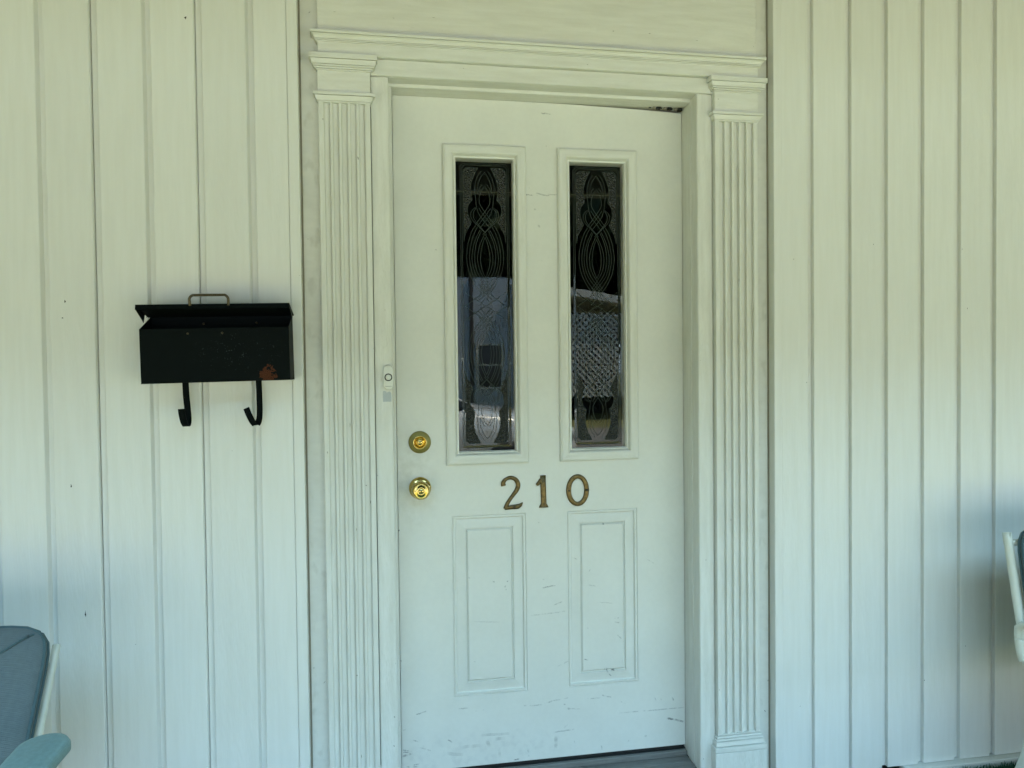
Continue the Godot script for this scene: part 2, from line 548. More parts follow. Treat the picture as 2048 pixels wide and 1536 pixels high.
func make_materials() -> void:
	var streak := bump_tex(41, 0.10, 4.0, 512, 4)
	var lumpy := bump_tex(42, 0.03, 2.0, 256, 4)
	for i in 3:
		var w := 0.735 + 0.012 * i
		M["siding%d" % i] = triplanar(ramp_tex(50 + i, 0.02, Color(w * 0.955, w * 0.95, w * 0.905), Color(w * 1.01, w * 1.01, w * 0.975), 512, 1.0, 5), bump_tex(43 + i, 0.11 - 0.02 * i, 4.0, 512, 4), Vector3(3.7 + 0.4 * i, 0.31, 3.7), 0.42, 0.07)
	M.trim = triplanar(ramp_tex(61, 0.02, Color(0.645, 0.64, 0.59), Color(0.74, 0.74, 0.70), 512, 1.0, 5), streak, Vector3(4.3, 0.45, 4.3), 0.5, 0.22)
	M.trim_across = triplanar(ramp_tex(62, 0.02, Color(0.645, 0.64, 0.59), Color(0.74, 0.74, 0.70), 512, 1.0, 5), streak, Vector3(0.45, 4.3, 4.3), 0.5, 0.24)
	M.door = plain(Color.WHITE, 0.42)
	M.door.albedo_texture = door_texture()
	M.stained = plain(Color.WHITE, 0.65)
	M.stained.albedo_texture = stained_texture(71)
	M.channel = plain(lin(0.70, 0.70, 0.665), 0.45)
	M.black = plain(lin(0.005, 0.007, 0.0075), 0.45)
	M.black.metallic_specular = 0.1
	M.black_front = plain(Color.WHITE, 0.45)
	M.black_front.metallic_specular = 0.1
	M.black_front.albedo_texture = mailbox_texture()
	M.black_front.normal_enabled = true
	M.black_front.normal_texture = lumpy
	M.black_front.normal_scale = 0.15
	M.dark = plain(lin(0.012, 0.012, 0.011), 0.8)
	M.grime = plain(lin(0.22, 0.20, 0.155), 0.9)
	M.chip = plain(lin(0.30, 0.29, 0.245), 0.8)
	M.brass = plain(lin(0.62, 0.47, 0.17), 0.1, 1.0)
	M.brass_satin = plain(lin(0.27, 0.23, 0.075), 0.5, 0.6)
	M.brass_old = triplanar(ramp_tex(81, 0.03, Color(0.075, 0.054, 0.026), Color(0.22, 0.155, 0.066), 256, 1.3), bump_tex(82, 0.06, 2.0), Vector3(9, 9, 9), 0.34, 0.3)
	M.brass_old.metallic = 0.85
	M.steel = triplanar(ramp_tex(83, 0.06, Color(0.02, 0.016, 0.009), Color(0.15, 0.12, 0.07)), null, Vector3(20, 20, 20), 0.4)
	M.steel.metallic = 0.7
	M.plastic = plain(lin(0.68, 0.68, 0.63), 0.35)
	M.tape = triplanar(ramp_tex(84, 0.05, Color(0.36, 0.40, 0.43), Color(0.50, 0.53, 0.54)), null, Vector3(20, 20, 20), 0.5)
	M.glass = plain(Color(0.0, 0.0, 0.0, 0.02), 0.0)
	M.glass.transparency = BaseMaterial3D.TRANSPARENCY_ALPHA
	M.cut = plain(lin(0.036, 0.046, 0.041), 0.3)
	M.frost = triplanar(ramp_tex(85, 0.09, Color(0.002, 0.003, 0.003), Color(0.022, 0.029, 0.025), 256, 2.4, 3), bump_tex(86, 0.09, 8.0), Vector3(6, 6, 6), 0.22, 0.8)
	M.threshold = triplanar(ramp_tex(87, 0.03, Color(0.12, 0.12, 0.115), Color(0.20, 0.20, 0.19)), streak, Vector3(1.2, 20, 30), 0.6, 0.8)
	M.carpet = triplanar(ramp_tex(88, 0.1, Color(0.008, 0.055, 0.028), Color(0.015, 0.085, 0.042)), bump_tex(89, 0.12, 8.0), Vector3(6, 6, 6), 0.95)
	M.pile = plain(lin(0.012, 0.085, 0.042), 0.8)
	M.frame_white = plain(lin(0.66, 0.67, 0.60), 0.4)
	M.fabric = fabric_material(Color(0.108, 0.142, 0.155), 91)
	M.fabric_arm = fabric_material(Color(0.18, 0.29, 0.29), 92)
	M.fabric_dark = fabric_material(Color(0.06, 0.11, 0.125), 93)
	M.ceiling = triplanar(ramp_tex(94, 0.02, Color(0.30, 0.31, 0.28), Color(0.36, 0.37, 0.33)), null, Vector3(1, 1, 1), 0.6)
	M.lawn = triplanar(ramp_tex(95, 0.05, Color(0.152, 0.150, 0.043), Color(0.262, 0.250, 0.087)), null, Vector3(0.6, 0.6, 0.6), 0.9)
	M.pavement = triplanar(ramp_tex(96, 0.05, Color(0.20, 0.185, 0.17), Color(0.30, 0.28, 0.26)), null, Vector3(0.5, 0.5, 0.5), 0.85)
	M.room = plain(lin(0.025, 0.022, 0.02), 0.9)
	M.roofing = triplanar(ramp_tex(97, 0.1, Color(0.03, 0.03, 0.032), Color(0.07, 0.07, 0.07)), null, Vector3(1, 1, 1), 0.9)
	M.far_siding = triplanar(ramp_tex(98, 0.03, Color(0.36, 0.42, 0.50), Color(0.44, 0.50, 0.58)), null, Vector3(0.5, 0.5, 0.5), 0.6)
	M.far_white = plain(lin(0.60, 0.60, 0.57), 0.6)
	M.far_glass = plain(lin(0.02, 0.025, 0.03), 0.08)
	M.car = plain(lin(0.80, 0.81, 0.82), 0.25, 0.1)
	M.car.clearcoat_enabled = true
	M.car.clearcoat = 1.0
	M.car.clearcoat_roughness = 0.03
	M.car_dark = plain(lin(0.015, 0.015, 0.016), 0.5)
	M.lamp_lens = plain(lin(0.7, 0.72, 0.74), 0.08)
	M.bark = plain(lin(0.09, 0.065, 0.045), 0.9)
	M.leaf = plain(lin(0.022, 0.042, 0.012), 0.7)

func fabric_material(c: Color, seed_: int) -> StandardMaterial3D:
	# woven cloth: fine ribs with uneven dye
	var W := 256
	var src := noise(seed_, 0.03, 3).get_seamless_image(W, W)
	var img := Image.create(W, W, true, Image.FORMAT_RGB8)
	var hgt := Image.create(W, W, true, Image.FORMAT_RGBA8)
	for y in W:
		for x in W:
			var rib: float = 0.5 + 0.5 * sin(TAU * y / 8.0)
			var weave: float = 0.5 + 0.5 * sin(TAU * x / 8.0 + (PI if (y / 8) % 2 == 0 else 0.0))
			var t: float = 0.82 + 0.18 * rib * (0.6 + 0.4 * weave) + 0.22 * (src.get_pixel(x, y).r - 0.5)
			var k := c * t
			k.a = 1.0
			img.set_pixel(x, y, k.linear_to_srgb())
			hgt.set_pixel(x, y, Color(rib * 0.7 + weave * 0.3, 0, 0))
	img.generate_mipmaps()
	hgt.bump_map_to_normal_map(2.0)
	hgt.generate_mipmaps()
	var m := triplanar(ImageTexture.create_from_image(img), ImageTexture.create_from_image(hgt), Vector3(9, 9, 9), 0.9, 0.6)
	m.rim_enabled = true
	m.rim = 0.2
	return m

# ------------------------------------------------------------------ siding

func siding_profile(w: float, lock: bool) -> Array:
	# flat face, rounded shoulder, sloped groove floor that the next board rises from
	var z := Z_SIDING
	var d := 0.0135
	var g := 0.0195
	var p: Array = []
	p.append(Vector2(0.0, z - d - 0.004))
	p.append(Vector2(0.0, z - 0.0022))
	p.append(Vector2(0.0008, z - 0.0006))
	p.append(Vector2(0.0024, z))
	p.append(Vector2(w * 0.5, z + 0.0006))
	p.append(Vector2(w - g - 0.0025, z))
	p.append(Vector2(w - g - 0.0005, z - 0.001))
	if lock:
		p.append(Vector2(w - g + 0.002, z - 0.0055))
		p.append(Vector2(w - g + 0.002, z - d - 0.003))
		p.append(Vector2(w - g + 0.0036, z - d - 0.003))
		p.append(Vector2(w - g + 0.0040, z - d + 0.0025))
		p.append(Vector2(w - 0.0006, z - d))
	else:
		p.append(Vector2(w - g + 0.005, z - d))
		p.append(Vector2(w - 0.0006, z - d))
	p.append(Vector2(w - 0.0006, z - d - 0.004))
	return p

func siding_wall(label: String, xs: Array, y0: float, y1: float, first_lock: int, holes: Array) -> Node3D:
	var t := thing("siding_wall", label, "wall", Vector3.ZERO)
	for i in range(xs.size() - 1):
		var x0: float = xs[i]
		var w: float = xs[i + 1] - x0
		var prof := siding_profile(w, (i + first_lock) % 2 == 0)
		for k in prof.size():
			prof[k] = prof[k] + Vector2(x0, 0)
		var st := begin()
		upright(st, prof, y0, y1)
		done("siding_board", st, M["siding%d" % ((i * 7 + first_lock) % 3)], t)
	for h in holes:
		var st := begin()
		var n := 9
		for k in n:
			var a0 := TAU * k / n
			var a1 := TAU * (k + 1) / n
			var r0: float = 0.75 + 0.35 * sin(k * 2.3 + h[0] * 50.0)
			var r1: float = 0.75 + 0.35 * sin(((k + 1) % n) * 2.3 + h[0] * 50.0)
			var c := Vector3(h[0], h[1], Z_SIDING + 0.0014)
			tri(st, c, c + Vector3(cos(a0) * h[2] * r0, sin(a0) * h[3] * r0, -0.001), c + Vector3(cos(a1) * h[2] * r1, sin(a1) * h[3] * r1, -0.001))
		done("nail_hole", st, M.dark, t)
	return t

# ------------------------------------------------------------------ door

func build_door() -> void:
	var d := thing("front_door", "white panelled front door with two tall decorative glass lights", "door")
	uv_on = true
	uv_rect = Rect2(0, 0, 0.914, 2.04)
	var winL := Rect2(0.1485, 0.9325, 0.2555, 0.97)
	var winR := Rect2(0.5027, 0.9325, 0.2555, 0.97)
	var panL := Rect2(0.163, 0.2195, 0.2295, 0.557)
	var panR := Rect2(0.5235, 0.2195, 0.2295, 0.557)
	var glassL := Rect2(0.1880, 0.9690, 0.1785, 0.894)
	var glassR := Rect2(0.5420, 0.9690, 0.1785, 0.894)
	# slab: grid of front faces round the lights and the sunk panels; it hangs a little low on the right
	var x0 := 0.002
	var x1 := 0.9105
	var xs := [x0, glassL.position.x, panL.position.x, glassL.end.x, panL.end.x, glassR.position.x, panR.position.x, glassR.end.x, panR.end.x, 0.80, 0.85, x1]
	xs.sort()
	var ys := [0.0, panL.position.y, panL.end.y, glassL.position.y, glassL.end.y, 2.03]
	var top := func(x: float) -> float: return 2.0403 - 0.012 * pow(max(0.0, (x - 0.45) / (x1 - 0.45)), 1.6)
	var st := begin()
	for i in range(xs.size() - 1):
		for j in range(ys.size() - 1):
			var c := Vector2((xs[i] + xs[i + 1]) * 0.5, (ys[j] + ys[j + 1]) * 0.5)
			var hole := false
			for r in [glassL, glassR, panL, panR]:
				if r.has_point(c):
					hole = true
			if hole:
				continue
			var ya: float = ys[j]
			var yb0: float = top.call(xs[i]) if j == ys.size() - 2 else ys[j + 1]
			var yb1: float = top.call(xs[i + 1]) if j == ys.size() - 2 else ys[j + 1]
			quad(st, Vector3(xs[i], ya, 0), Vector3(xs[i + 1], ya, 0), Vector3(xs[i + 1], yb1, 0), Vector3(xs[i], yb0, 0))
			quad(st, Vector3(xs[i + 1], ya, -0.044), Vector3(xs[i], ya, -0.044), Vector3(xs[i], yb0, -0.044), Vector3(xs[i + 1], yb1, -0.044))
	quad(st, Vector3(x0, 0, -0.044), Vector3(x0, 0, 0), Vector3(x0, top.call(x0), 0), Vector3(x0, top.call(x0), -0.044))
	quad(st, Vector3(x1, 0, 0), Vector3(x1, 0, -0.044), Vector3(x1, top.call(x1), -0.044), Vector3(x1, top.call(x1), 0))
	quad(st, Vector3(x0, top.call(x0), 0), Vector3(x1, top.call(x1), 0), Vector3(x1, top.call(x1), -0.044), Vector3(x0, top.call(x0), -0.044))
	quad(st, Vector3(x0, 0, -0.044), Vector3(x1, 0, -0.044), Vector3(x1, 0, 0), Vector3(x0, 0, 0))
	for r in [glassL, glassR, panL, panR]:
		var rim := [Vector2(0, 0), Vector2(0, -0.044)]
		for s in 4:
			frame_side(st, r, rim, s)
	done("slab", st, M.door, d)
	# sunk panels with a raised field
	for r in [panL, panR]:
		var ps := begin()
		var prof := [Vector2(0, 0.0), Vector2(0.0012, -0.0032), Vector2(0.0026, -0.0030), Vector2(0.0036, 0.0004), Vector2(0.0085, 0.0008), Vector2(0.0100, -0.0058), Vector2(0.0122, -0.0066), Vector2(0.0150, -0.0056), Vector2(0.0400, -0.0018), Vector2(0.0412, -0.0078), Vector2(0.0430, -0.0078), Vector2(0.0472, -0.0022), Vector2(0.0485, -0.0008)]
		for s in 4:
			frame_side(ps, r, prof, s)
		var f: Rect2 = r.grow(-0.0485)
		quad(ps, Vector3(f.position.x, f.position.y, -0.0008), Vector3(f.end.x, f.position.y, -0.0008), Vector3(f.end.x, f.end.y, -0.0008), Vector3(f.position.x, f.end.y, -0.0008))
		quad(ps, Vector3(r.end.x, r.position.y, -0.04), Vector3(r.position.x, r.position.y, -0.04), Vector3(r.position.x, r.end.y, -0.04), Vector3(r.end.x, r.end.y, -0.04))
		done("door_panel", ps, M.door, d)
	# frames round the glass, each of four mitred pieces
	for k in 2:
		var r: Rect2 = [winL, winR][k]
		var gl: Rect2 = [glassL, glassR][k]
		var fr := group_node("light_frame", d)
		var prof := [Vector2(-0.0002, 0.0004), Vector2(0.0008, 0.0085), Vector2(0.0028, 0.0105), Vector2(0.0055, 0.0115), Vector2(0.0062, 0.0128), Vector2(0.0245, 0.0132), Vector2(0.0275, 0.0122), Vector2(0.0298, 0.0095), Vector2(0.0382, -0.0085), Vector2(0.0392, -0.0092), Vector2(0.0394, -0.0135)]
		for s in 4:
			var fs := begin()
			frame_side(fs, r, prof, s, 0.0005 if (k == 1 and s == 0) else 0.00012)
			done("frame_rail" if s % 2 == 0 else "frame_stile", fs, M.trim_across if s % 2 == 0 else M.trim, fr)
		build_pane(d, gl)
	uv_on = false
	# lock and knob
	build_deadbolt(d, Vector3(0.0690, 1.0050, 0.0))
	build_knob(d, Vector3(0.0680, 0.8660, 0.0))
	# bottom sweep
	var sw := begin()
	box(sw, Vector3(0.004, -0.012, -0.040), Vector3(0.909, -0.0004, -0.006), 0.001)
	done("door_sweep", sw, M.dark, d)

func z3(x: float, y: float) -> Vector2:
	return Vector2((845.0 - x) * 0.0002025, (2627.0 - y) * 0.0001988)

func z4(x: float, y: float) -> Vector2:
	return Vector2((705.0 - x) * 0.0002228, (1200.0 - y) * 0.0002188)

func build_pane(d: Node3D, gl: Rect2) -> void:
	var was := uv_on
	uv_on = false
	var zf := -0.0125
	var st := begin()
	var r := gl.grow(0.0006)
	# bevelled border round a flat field
	var prof := [Vector2(0, zf - 0.0008), Vector2(0.0135, zf - 0.0008), Vector2(0.0205, zf)]
	for s in 4:
		frame_side(st, r, prof, s)
	var f := r.grow(-0.0205)
	quad(st, Vector3(f.position.x, f.position.y, zf), Vector3(f.end.x, f.position.y, zf), Vector3(f.end.x, f.end.y, zf), Vector3(f.position.x, f.end.y, zf))
	var pane := done("glass_pane", st, M.glass, d)
	# the cut pattern: one quarter, mirrored four ways
	var c := gl.get_center()
	var curves: Array = []
	curves.append([z3(750, 510), z3(690, 620), z3(650, 740), z3(640, 840), z3(650, 930), z3(660, 1000)])
	curves.append([z3(660, 1000), z3(610, 1060), z3(585, 1150), z3(600, 1250), z3(640, 1345)])
	curves.append([z3(640, 1345), z3(590, 1440), z3(545, 1530), z4(415, 300)])
	curves.append([z3(790, 560), z3(730, 660), z3(700, 780), z3(697, 900), z3(712, 1000), z3(722, 1100), z3(760, 1220), z3(845, 1335), z3(925, 1435)])
	curves.append([z3(845, 780), z3(800, 850), z3(770, 940), z3(762, 1010), z3(780, 1080), z3(845, 1180), z3(990, 1375)])
	curves.append([z3(845, 575), z3(790, 650), z3(755, 740), z3(738, 830), z3(735, 900), z3(775, 810), z3(815, 762)])
	curves.append([z3(712, 1112), z3(660, 1150), z3(632, 1220), z3(655, 1305), z3(735, 1390), z3(845, 1500)])
	curves.append([z3(718, 1125), z3(682, 1170), z3(668, 1240), z3(690, 1305), z3(765, 1400), z3(880, 1530)])
	curves.append([z3(757, 1120), z3(800, 1190), z3(845, 1250), z3(960, 1400)])
	curves.append([z4(575, 75), z4(525, 160), z4(480, 290), z4(455, 420), z4(448, 530), z4(460, 640), z4(490, 760), z4(560, 900), z4(640, 1010), z4(705, 1085), z4(790, 1180)])
	curves.append([z4(605, 95), z4(560, 180), z4(520, 300), z4(495, 430), z4(488, 530), z4(500, 640), z4(535, 770), z4(600, 890), z4(705, 1020), z4(800, 1120)])
	curves.append([z4(640, 135), z4(590, 230), z4(550, 340), z4(528, 450), z4(522, 540), z4(535, 650), z4(575, 770), z4(640, 870), z4(705, 945), z4(800, 1050)])
	curves.append([z4(655, 150), z4(610, 250), z4(580, 340), z4(562, 450), z4(560, 540), z4(572, 650), z4(610, 760), z4(705, 900), z4(780, 985)])
	curves.append([z4(700, 195), z4(655, 290), z4(622, 380), z4(602, 480), z4(600, 560), z4(612, 650), z4(645, 740), z4(705, 840), z4(770, 930)])
	curves.append([z4(705, 240), z4(670, 330), z4(648, 430), z4(638, 530), z4(645, 620), z4(670, 720), z4(705, 800)])
	curves.append([z4(410, 1000), z4(560, 1105), z4(705, 1205)])
	curves.append([z4(415, 1203), z4(560, 1098), z4(705, 995), z4(790, 935)])
	# chamfered border lines
	for e in [[0.0695, 0.4290, 0.010], [0.0745, 0.4340, 0.010]]:
		curves.append([Vector2(0, e[1]), Vector2(e[0] - e[2], e[1])])
		curves.append([Vector2(e[0] - e[2], e[1]), Vector2(e[0], e[1] - e[2])])
		curves.append([Vector2(e[0], e[1] - e[2]), Vector2(e[0], 0)])
	var edge := [z3(750, 510), z3(570, 505), z3(520, 555), z4(415, 300)]
	for i in 3:
		curves.append([edge[i], edge[i + 1]])
	var ls := begin()
	for cv in curves:
		for sx in [-1.0, 1.0]:
			for sy in [-1.0, 1.0]:
				var pts: Array = []
				for q in cv:
					pts.append(Vector3(c.x + sx * q.x, c.y + sy * q.y, 0))
				var line: Array = pts if pts.size() == 2 else resample(pts, pts.size() * 4)
				ridge(ls, line, 0.0019, zf + 0.0003, 0.0009)
	done("cut_lines", ls, M.cut, pane)
	# stippled corners
	var poly: Array = []
	for q in [[750, 510], [690, 620], [650, 740], [640, 840], [650, 930], [660, 1000], [610, 1060], [585, 1150], [600, 1250], [640, 1345], [590, 1440], [545, 1530]]:
		poly.append(z3(q[0], q[1]))
	poly.append(z4(415, 300))
	poly.append(z3(520, 555))
	poly.append(z3(570, 505))
	var idx := Geometry2D.triangulate_polygon(PackedVector2Array(poly))
	for sx in [-1.0, 1.0]:
		for sy in [-1.0, 1.0]:
			var fs := begin()
			for i in range(0, idx.size(), 3):
				var v: Array = []
				for j in 3:
					var q: Vector2 = poly[idx[i + j]]
					v.append(Vector3(c.x + sx * q.x, c.y + sy * q.y, zf + 0.0004))
				tri(fs, v[0], v[1], v[2])
			done("stippled_corner", fs, M.frost, pane)
	uv_on = was

func build_deadbolt(d: Node3D, c: Vector3) -> void:
	var g := group_node("deadbolt", d)
	var st := begin(true)
	lathe(st, [Vector2(0.0335, 0.0003), Vector2(0.0335, 0.004), Vector2(0.0325, 0.0058), Vector2(0.030, 0.0075), Vector2(0.0215, 0.0105), Vector2(0.0205, 0.0108)], c, 48)
	done("rosette", st, M.brass_satin, g)
	st = begin(true)
	lathe(st, [Vector2(0.0207, 0.010), Vector2(0.0205, 0.0145), Vector2(0.0190, 0.0155), Vector2(0.0180, 0.0150), Vector2(0.0165, 0.0120), Vector2(0.0125, 0.0070), Vector2(0.0085, 0.0060)], c, 48)
	done("collar", st, M.brass, g)
	keyway(g, c, 0.0075, 0.006, 0.0125)

func keyway(g: Node3D, c: Vector3, r: float, z0: float, z1: float) -> void:
	var st := begin(true)
	lathe(st, [Vector2(r, z0), Vector2(r, z1 - 0.0012), Vector2(r - 0.001, z1), Vector2(0.00001, z1)], c, 32)
	done("key_cylinder", st, M.brass, g)
	st = begin()
	box(st, c + Vector3(-0.0009, -0.0048, z1 - 0.002), c + Vector3(0.0009, 0.0042, z1 + 0.0004))
	box(st, c + Vector3(-0.0017, -0.0010, z1 - 0.002), c + Vector3(0.0017, 0.0012, z1 + 0.0003))
	done("keyhole", st, M.dark, g)

func build_knob(d: Node3D, c: Vector3) -> void:
	var g := group_node("door_knob", d)
	var st := begin(true)
	lathe(st, [Vector2(0.0335, 0.0003), Vector2(0.0335, 0.003), Vector2(0.0315, 0.006), Vector2(0.026, 0.0095), Vector2(0.016, 0.012), Vector2(0.0135, 0.014)], c, 48)
	done("rosette", st, M.brass, g)
	st = begin(true)
	lathe(st, [Vector2(0.0135, 0.012), Vector2(0.0125, 0.022), Vector2(0.0135, 0.028), Vector2(0.0185, 0.033), Vector2(0.0245, 0.038), Vector2(0.0275, 0.0445), Vector2(0.0278, 0.050), Vector2(0.0262, 0.0565), Vector2(0.0235, 0.061), Vector2(0.0222, 0.0622)], c, 56)
	done("knob", st, M.brass, g)
	st = begin(true)
	lathe(st, [Vector2(0.0222, 0.0622), Vector2(0.0212, 0.0612), Vector2(0.0195, 0.0610), Vector2(0.012, 0.0640), Vector2(0.0085, 0.0647), Vector2(0.0078, 0.0640)], c, 56)
	done("knob_face", st, M.brass, g)
	keyway(g, c, 0.0075, 0.060, 0.0660)

# ------------------------------------------------------------------ surround

func fluted(xl: float, w: float, zb: float, zf: float) -> Array:
	var k := w / 0.141
	var flat := 0.0145 * k
	var gr := 0.0168 * k
	var ri := 0.0070 * k
	var p: Array = [Vector2(xl, zb), Vector2(xl, zf - 0.0012), Vector2(xl + 0.0012, zf)]
	var x := xl + flat
	for i in 5:
		p.append(Vector2(x - 0.0006, zf))
		for q in [[0.0, 0.0014], [0.07, 0.0042], [0.25, 0.0062], [0.50, 0.0078], [0.75, 0.0092], [0.94, 0.0118], [0.985, 0.0100], [1.0, 0.0010]]:
			p.append(Vector2(x + gr * q[0], zf - q[1]))
		p.append(Vector2(x + gr + 0.0005, zf))
		x += gr + ri
	p.append(Vector2(xl + w - 0.0012, zf))
	p.append(Vector2(xl + w, zf - 0.0012))
	p.append(Vector2(xl + w, zb))
	return p

func build_surround() -> void:
	var s := thing("door_surround", "white wooden door surround with two fluted pilasters and a moulded header", "door frame")
	var zc := Z_CASING
	var zp := Z_PILASTER
	# pilasters: shaft, necking ring, plain neck, capital, plinth
	for side in 2:
		var xl: float = [-0.2030, 0.9630][side]
		var w: float = [0.1410, 0.1390][side]
		var g := group_node("pilaster", s)
		var st := begin()
		upright(st, fluted(xl, w, 0.040, zp), 0.0885, 1.968)
		done("fluted_shaft", st, M.trim, g)
		st = begin()
		moulding(st, xl + 0.001, xl + w - 0.001, zc - 0.003, zp + 0.0005, [Vector2(1.9650, 0.0000), Vector2(1.9655, 0.0020), Vector2(1.9685, 0.0022), Vector2(1.9686, 0.0002), Vector2(1.9694, 0.0002), Vector2(1.9696, 0.0042), Vector2(1.9740, 0.0064), Vector2(1.9822, 0.0096), Vector2(1.9823, 0.0066), Vector2(1.9832, 0.0066), Vector2(1.9833, 0.0134), Vector2(1.9912, 0.0138), Vector2(1.9919, 0.0130)])
		done("necking_ring", st, M.trim_across, g)
		st = begin()
		box(st, Vector3(xl - 0.001, 1.9905, zc - 0.004), Vector3(xl + w + 0.001, 2.0585, zp + 0.001), 0.0008)
		done("neck", st, M.trim_across, g)
		st = begin()
		moulding(st, xl - 0.0005, xl + w + 0.0005, zc - 0.005, zp + 0.0015, [Vector2(2.0520, 0.0000), Vector2(2.0525, 0.0034), Vector2(2.0556, 0.0036), Vector2(2.0557, 0.0012), Vector2(2.0565, 0.0012), Vector2(2.0566, 0.0074), Vector2(2.0602, 0.0080), Vector2(2.0603, 0.0050), Vector2(2.0611, 0.0050), Vector2(2.0612, 0.0116), Vector2(2.0650, 0.0122), Vector2(2.0651, 0.0092), Vector2(2.0660, 0.0092), Vector2(2.0661, 0.0142), Vector2(2.0720, 0.0152), Vector2(2.0788, 0.0172), Vector2(2.0789, 0.0136), Vector2(2.0799, 0.0136), Vector2(2.0800, 0.0208), Vector2(2.0935, 0.0210), Vector2(2.0944, 0.0200)])
		done("capital", st, M.trim_across, g)
		st = begin()
		moulding(st, xl, xl + w, zc - 0.006, zp, [Vector2(FLOOR, 0.0150), Vector2(0.0352, 0.0150), Vector2(0.0366, 0.0134)])
		done("plinth", st, M.trim, g)
		st = begin()
		moulding(st, xl, xl + w, zc - 0.007, zp, [Vector2(0.0368, 0.0060), Vector2(0.0386, 0.0060), Vector2(0.0388, 0.0150), Vector2(0.0520, 0.0150), Vector2(0.0528, 0.0120), Vector2(0.0530, -0.0020), Vector2(0.0556, -0.0020), Vector2(0.0558, 0.0100), Vector2(0.0676, 0.0090), Vector2(0.0684, 0.0070), Vector2(0.0686, -0.0040), Vector2(0.0708, -0.0040), Vector2(0.0710, 0.0070), Vector2(0.0762, 0.0058), Vector2(0.0764, -0.0050), Vector2(0.0784, -0.0050), Vector2(0.0786, 0.0044), Vector2(0.0834, 0.0034), Vector2(0.0836, -0.0050), Vector2(0.0862, -0.0050), Vector2(0.0864, 0.0010), Vector2(0.0884, 0.0006)])
		done("plinth_moulding", st, M.trim_across, g)
	# casing boards that stand behind the pilasters and show on both sides of them
	for side in 2:
		var x0: float = [-0.2620, 0.9140][side]
		var x1: float = [-0.0112, 1.1450][side]
		var st := begin()
		uv_on = true
		uv_rect = Rect2(x0 - 0.02, FLOOR - 0.1, 0.30, 2.7)
		box(st, Vector3(x0 if side == 0 else 1.1036, FLOOR, 0.02), Vector3(-0.2045 if side == 0 else x1, 2.60, zc - (0.006 if side == 0 else 0.001)), 0.0)
		uv_on = false
		done("backing_board", st, M.stained, s)
		st = begin()
		box(st, Vector3(-0.0604 if side == 0 else x0, FLOOR, 0.02), Vector3(x1 if side == 0 else 0.9614, 2.0502, zc), 0.0015)
		done("casing", st, M.trim, s)
	# header: lower board, stepped board, cornice, frieze
	var st := begin()
	box(st, Vector3(-0.2025, 2.0512, 0.02), Vector3(1.1020, 2.0964, 0.120), 0.0015)
	done("header_board", st, M.trim_across, s)
	st = begin()
	box(st, Vector3(-0.2030, 2.0968, 0.030), Vector3(1.1025, 2.1400, 0.1355), 0.0022)
	done("stepped_board", st, M.trim_across, s)
	st = begin()
	moulding(st, -0.2035, 1.1030, 0.040, 0.1360, [Vector2(2.1295, 0.0000), Vector2(2.1300, 0.0030), Vector2(2.1326, 0.0032), Vector2(2.1327, 0.0008), Vector2(2.1335, 0.0008), Vector2(2.1336, 0.0056), Vector2(2.1362, 0.0060), Vector2(2.1363, 0.0032), Vector2(2.1371, 0.0032), Vector2(2.1372, 0.0070), Vector2(2.1400, 0.0074), Vector2(2.1440, 0.0096), Vector2(2.1478, 0.0136), Vector2(2.1479, 0.0106), Vector2(2.1488, 0.0106), Vector2(2.1489, 0.0168), Vector2(2.1556, 0.0174), Vector2(2.1568, 0.0164)])
	done("cornice", st, M.trim_across, s)
	st = begin()
	box(st, Vector3(-0.2035, 2.1540, 0.030), Vector3(1.1030, 2.60, 0.1225), 0.0015)
	done("frieze", st, M.trim_across, s)
	# jamb: sides and head set back, with the rebate the door closes into
	for side in 2:
		st = begin()
		if side == 0:
			box(st, Vector3(-0.040, FLOOR, -0.045), Vector3(-0.0010, 2.0408, 0.066), 0.002)
		else:
			box(st, Vector3(0.9120, FLOOR + 0.055, -0.045), Vector3(0.955, 2.0408, 0.066), 0.002)
		done("jamb", st, M.trim, s)
		st = begin()
		if side == 0:
			box(st, Vector3(-0.030, FLOOR, 0.0662), Vector3(-0.0138, 2.0500, 0.1085), 0.001)
		else:
			box(st, Vector3(0.9128, FLOOR, 0.0685), Vector3(0.945, 2.0500, 0.1120), 0.001)
		done("outer_jamb", st, M.trim, s)
	st = begin()
	box(st, Vector3(-0.030, 2.0410, -0.045), Vector3(0.945, 2.0850, 0.066), 0.002)
	done("head_jamb", st, M.trim_across, s)
	st = begin()
	box(st, Vector3(-0.028, 2.0505, 0.0662), Vector3(0.943, 2.0850, 0.1120), 0.001)
	done("head_lining", st, M.trim_across, s)
	# torn weatherstrip showing in the wedge above the door
	for i in 9:
		var x := 0.800 + i * 0.0118
		st = begin()
		var hh := 0.0016 + 0.0006 * i
		box(st, Vector3(x, 2.0402 - hh - 0.0012 * (i % 3), 0.004 + 0.002 * (i % 2)), Vector3(x + 0.0075 + 0.003 * (i % 3), 2.0406, 0.010 + 0.003 * (i % 3)), 0.0004)
		done("weatherstrip", st, M.grime if i % 3 == 1 else M.dark, s)
	st = begin()
	box(st, Vector3(0.001, 1.990, -0.047), Vector3(0.9115, 2.0409, -0.0452))
	done("stop_strip", st, M.dark, s)
	# sill under the door
	st = begin()
	box(st, Vector3(-0.0400, FLOOR, -0.06), Vector3(0.955, -0.0125, -0.002), 0.001)
	done("sill", st, M.dark, s)
	build_chips(s)
	var yy := -0.030
	for i in 5:
		st = begin()
		var za := -0.0015 + i * 0.052
		box(st, Vector3(0.0010 if za < 0.12 else -0.02, FLOOR, za), Vector3(0.9118 if za < 0.12 else 0.94, yy, za + 0.0505), 0.0012)
		done("threshold_board", st, M.threshold, s)
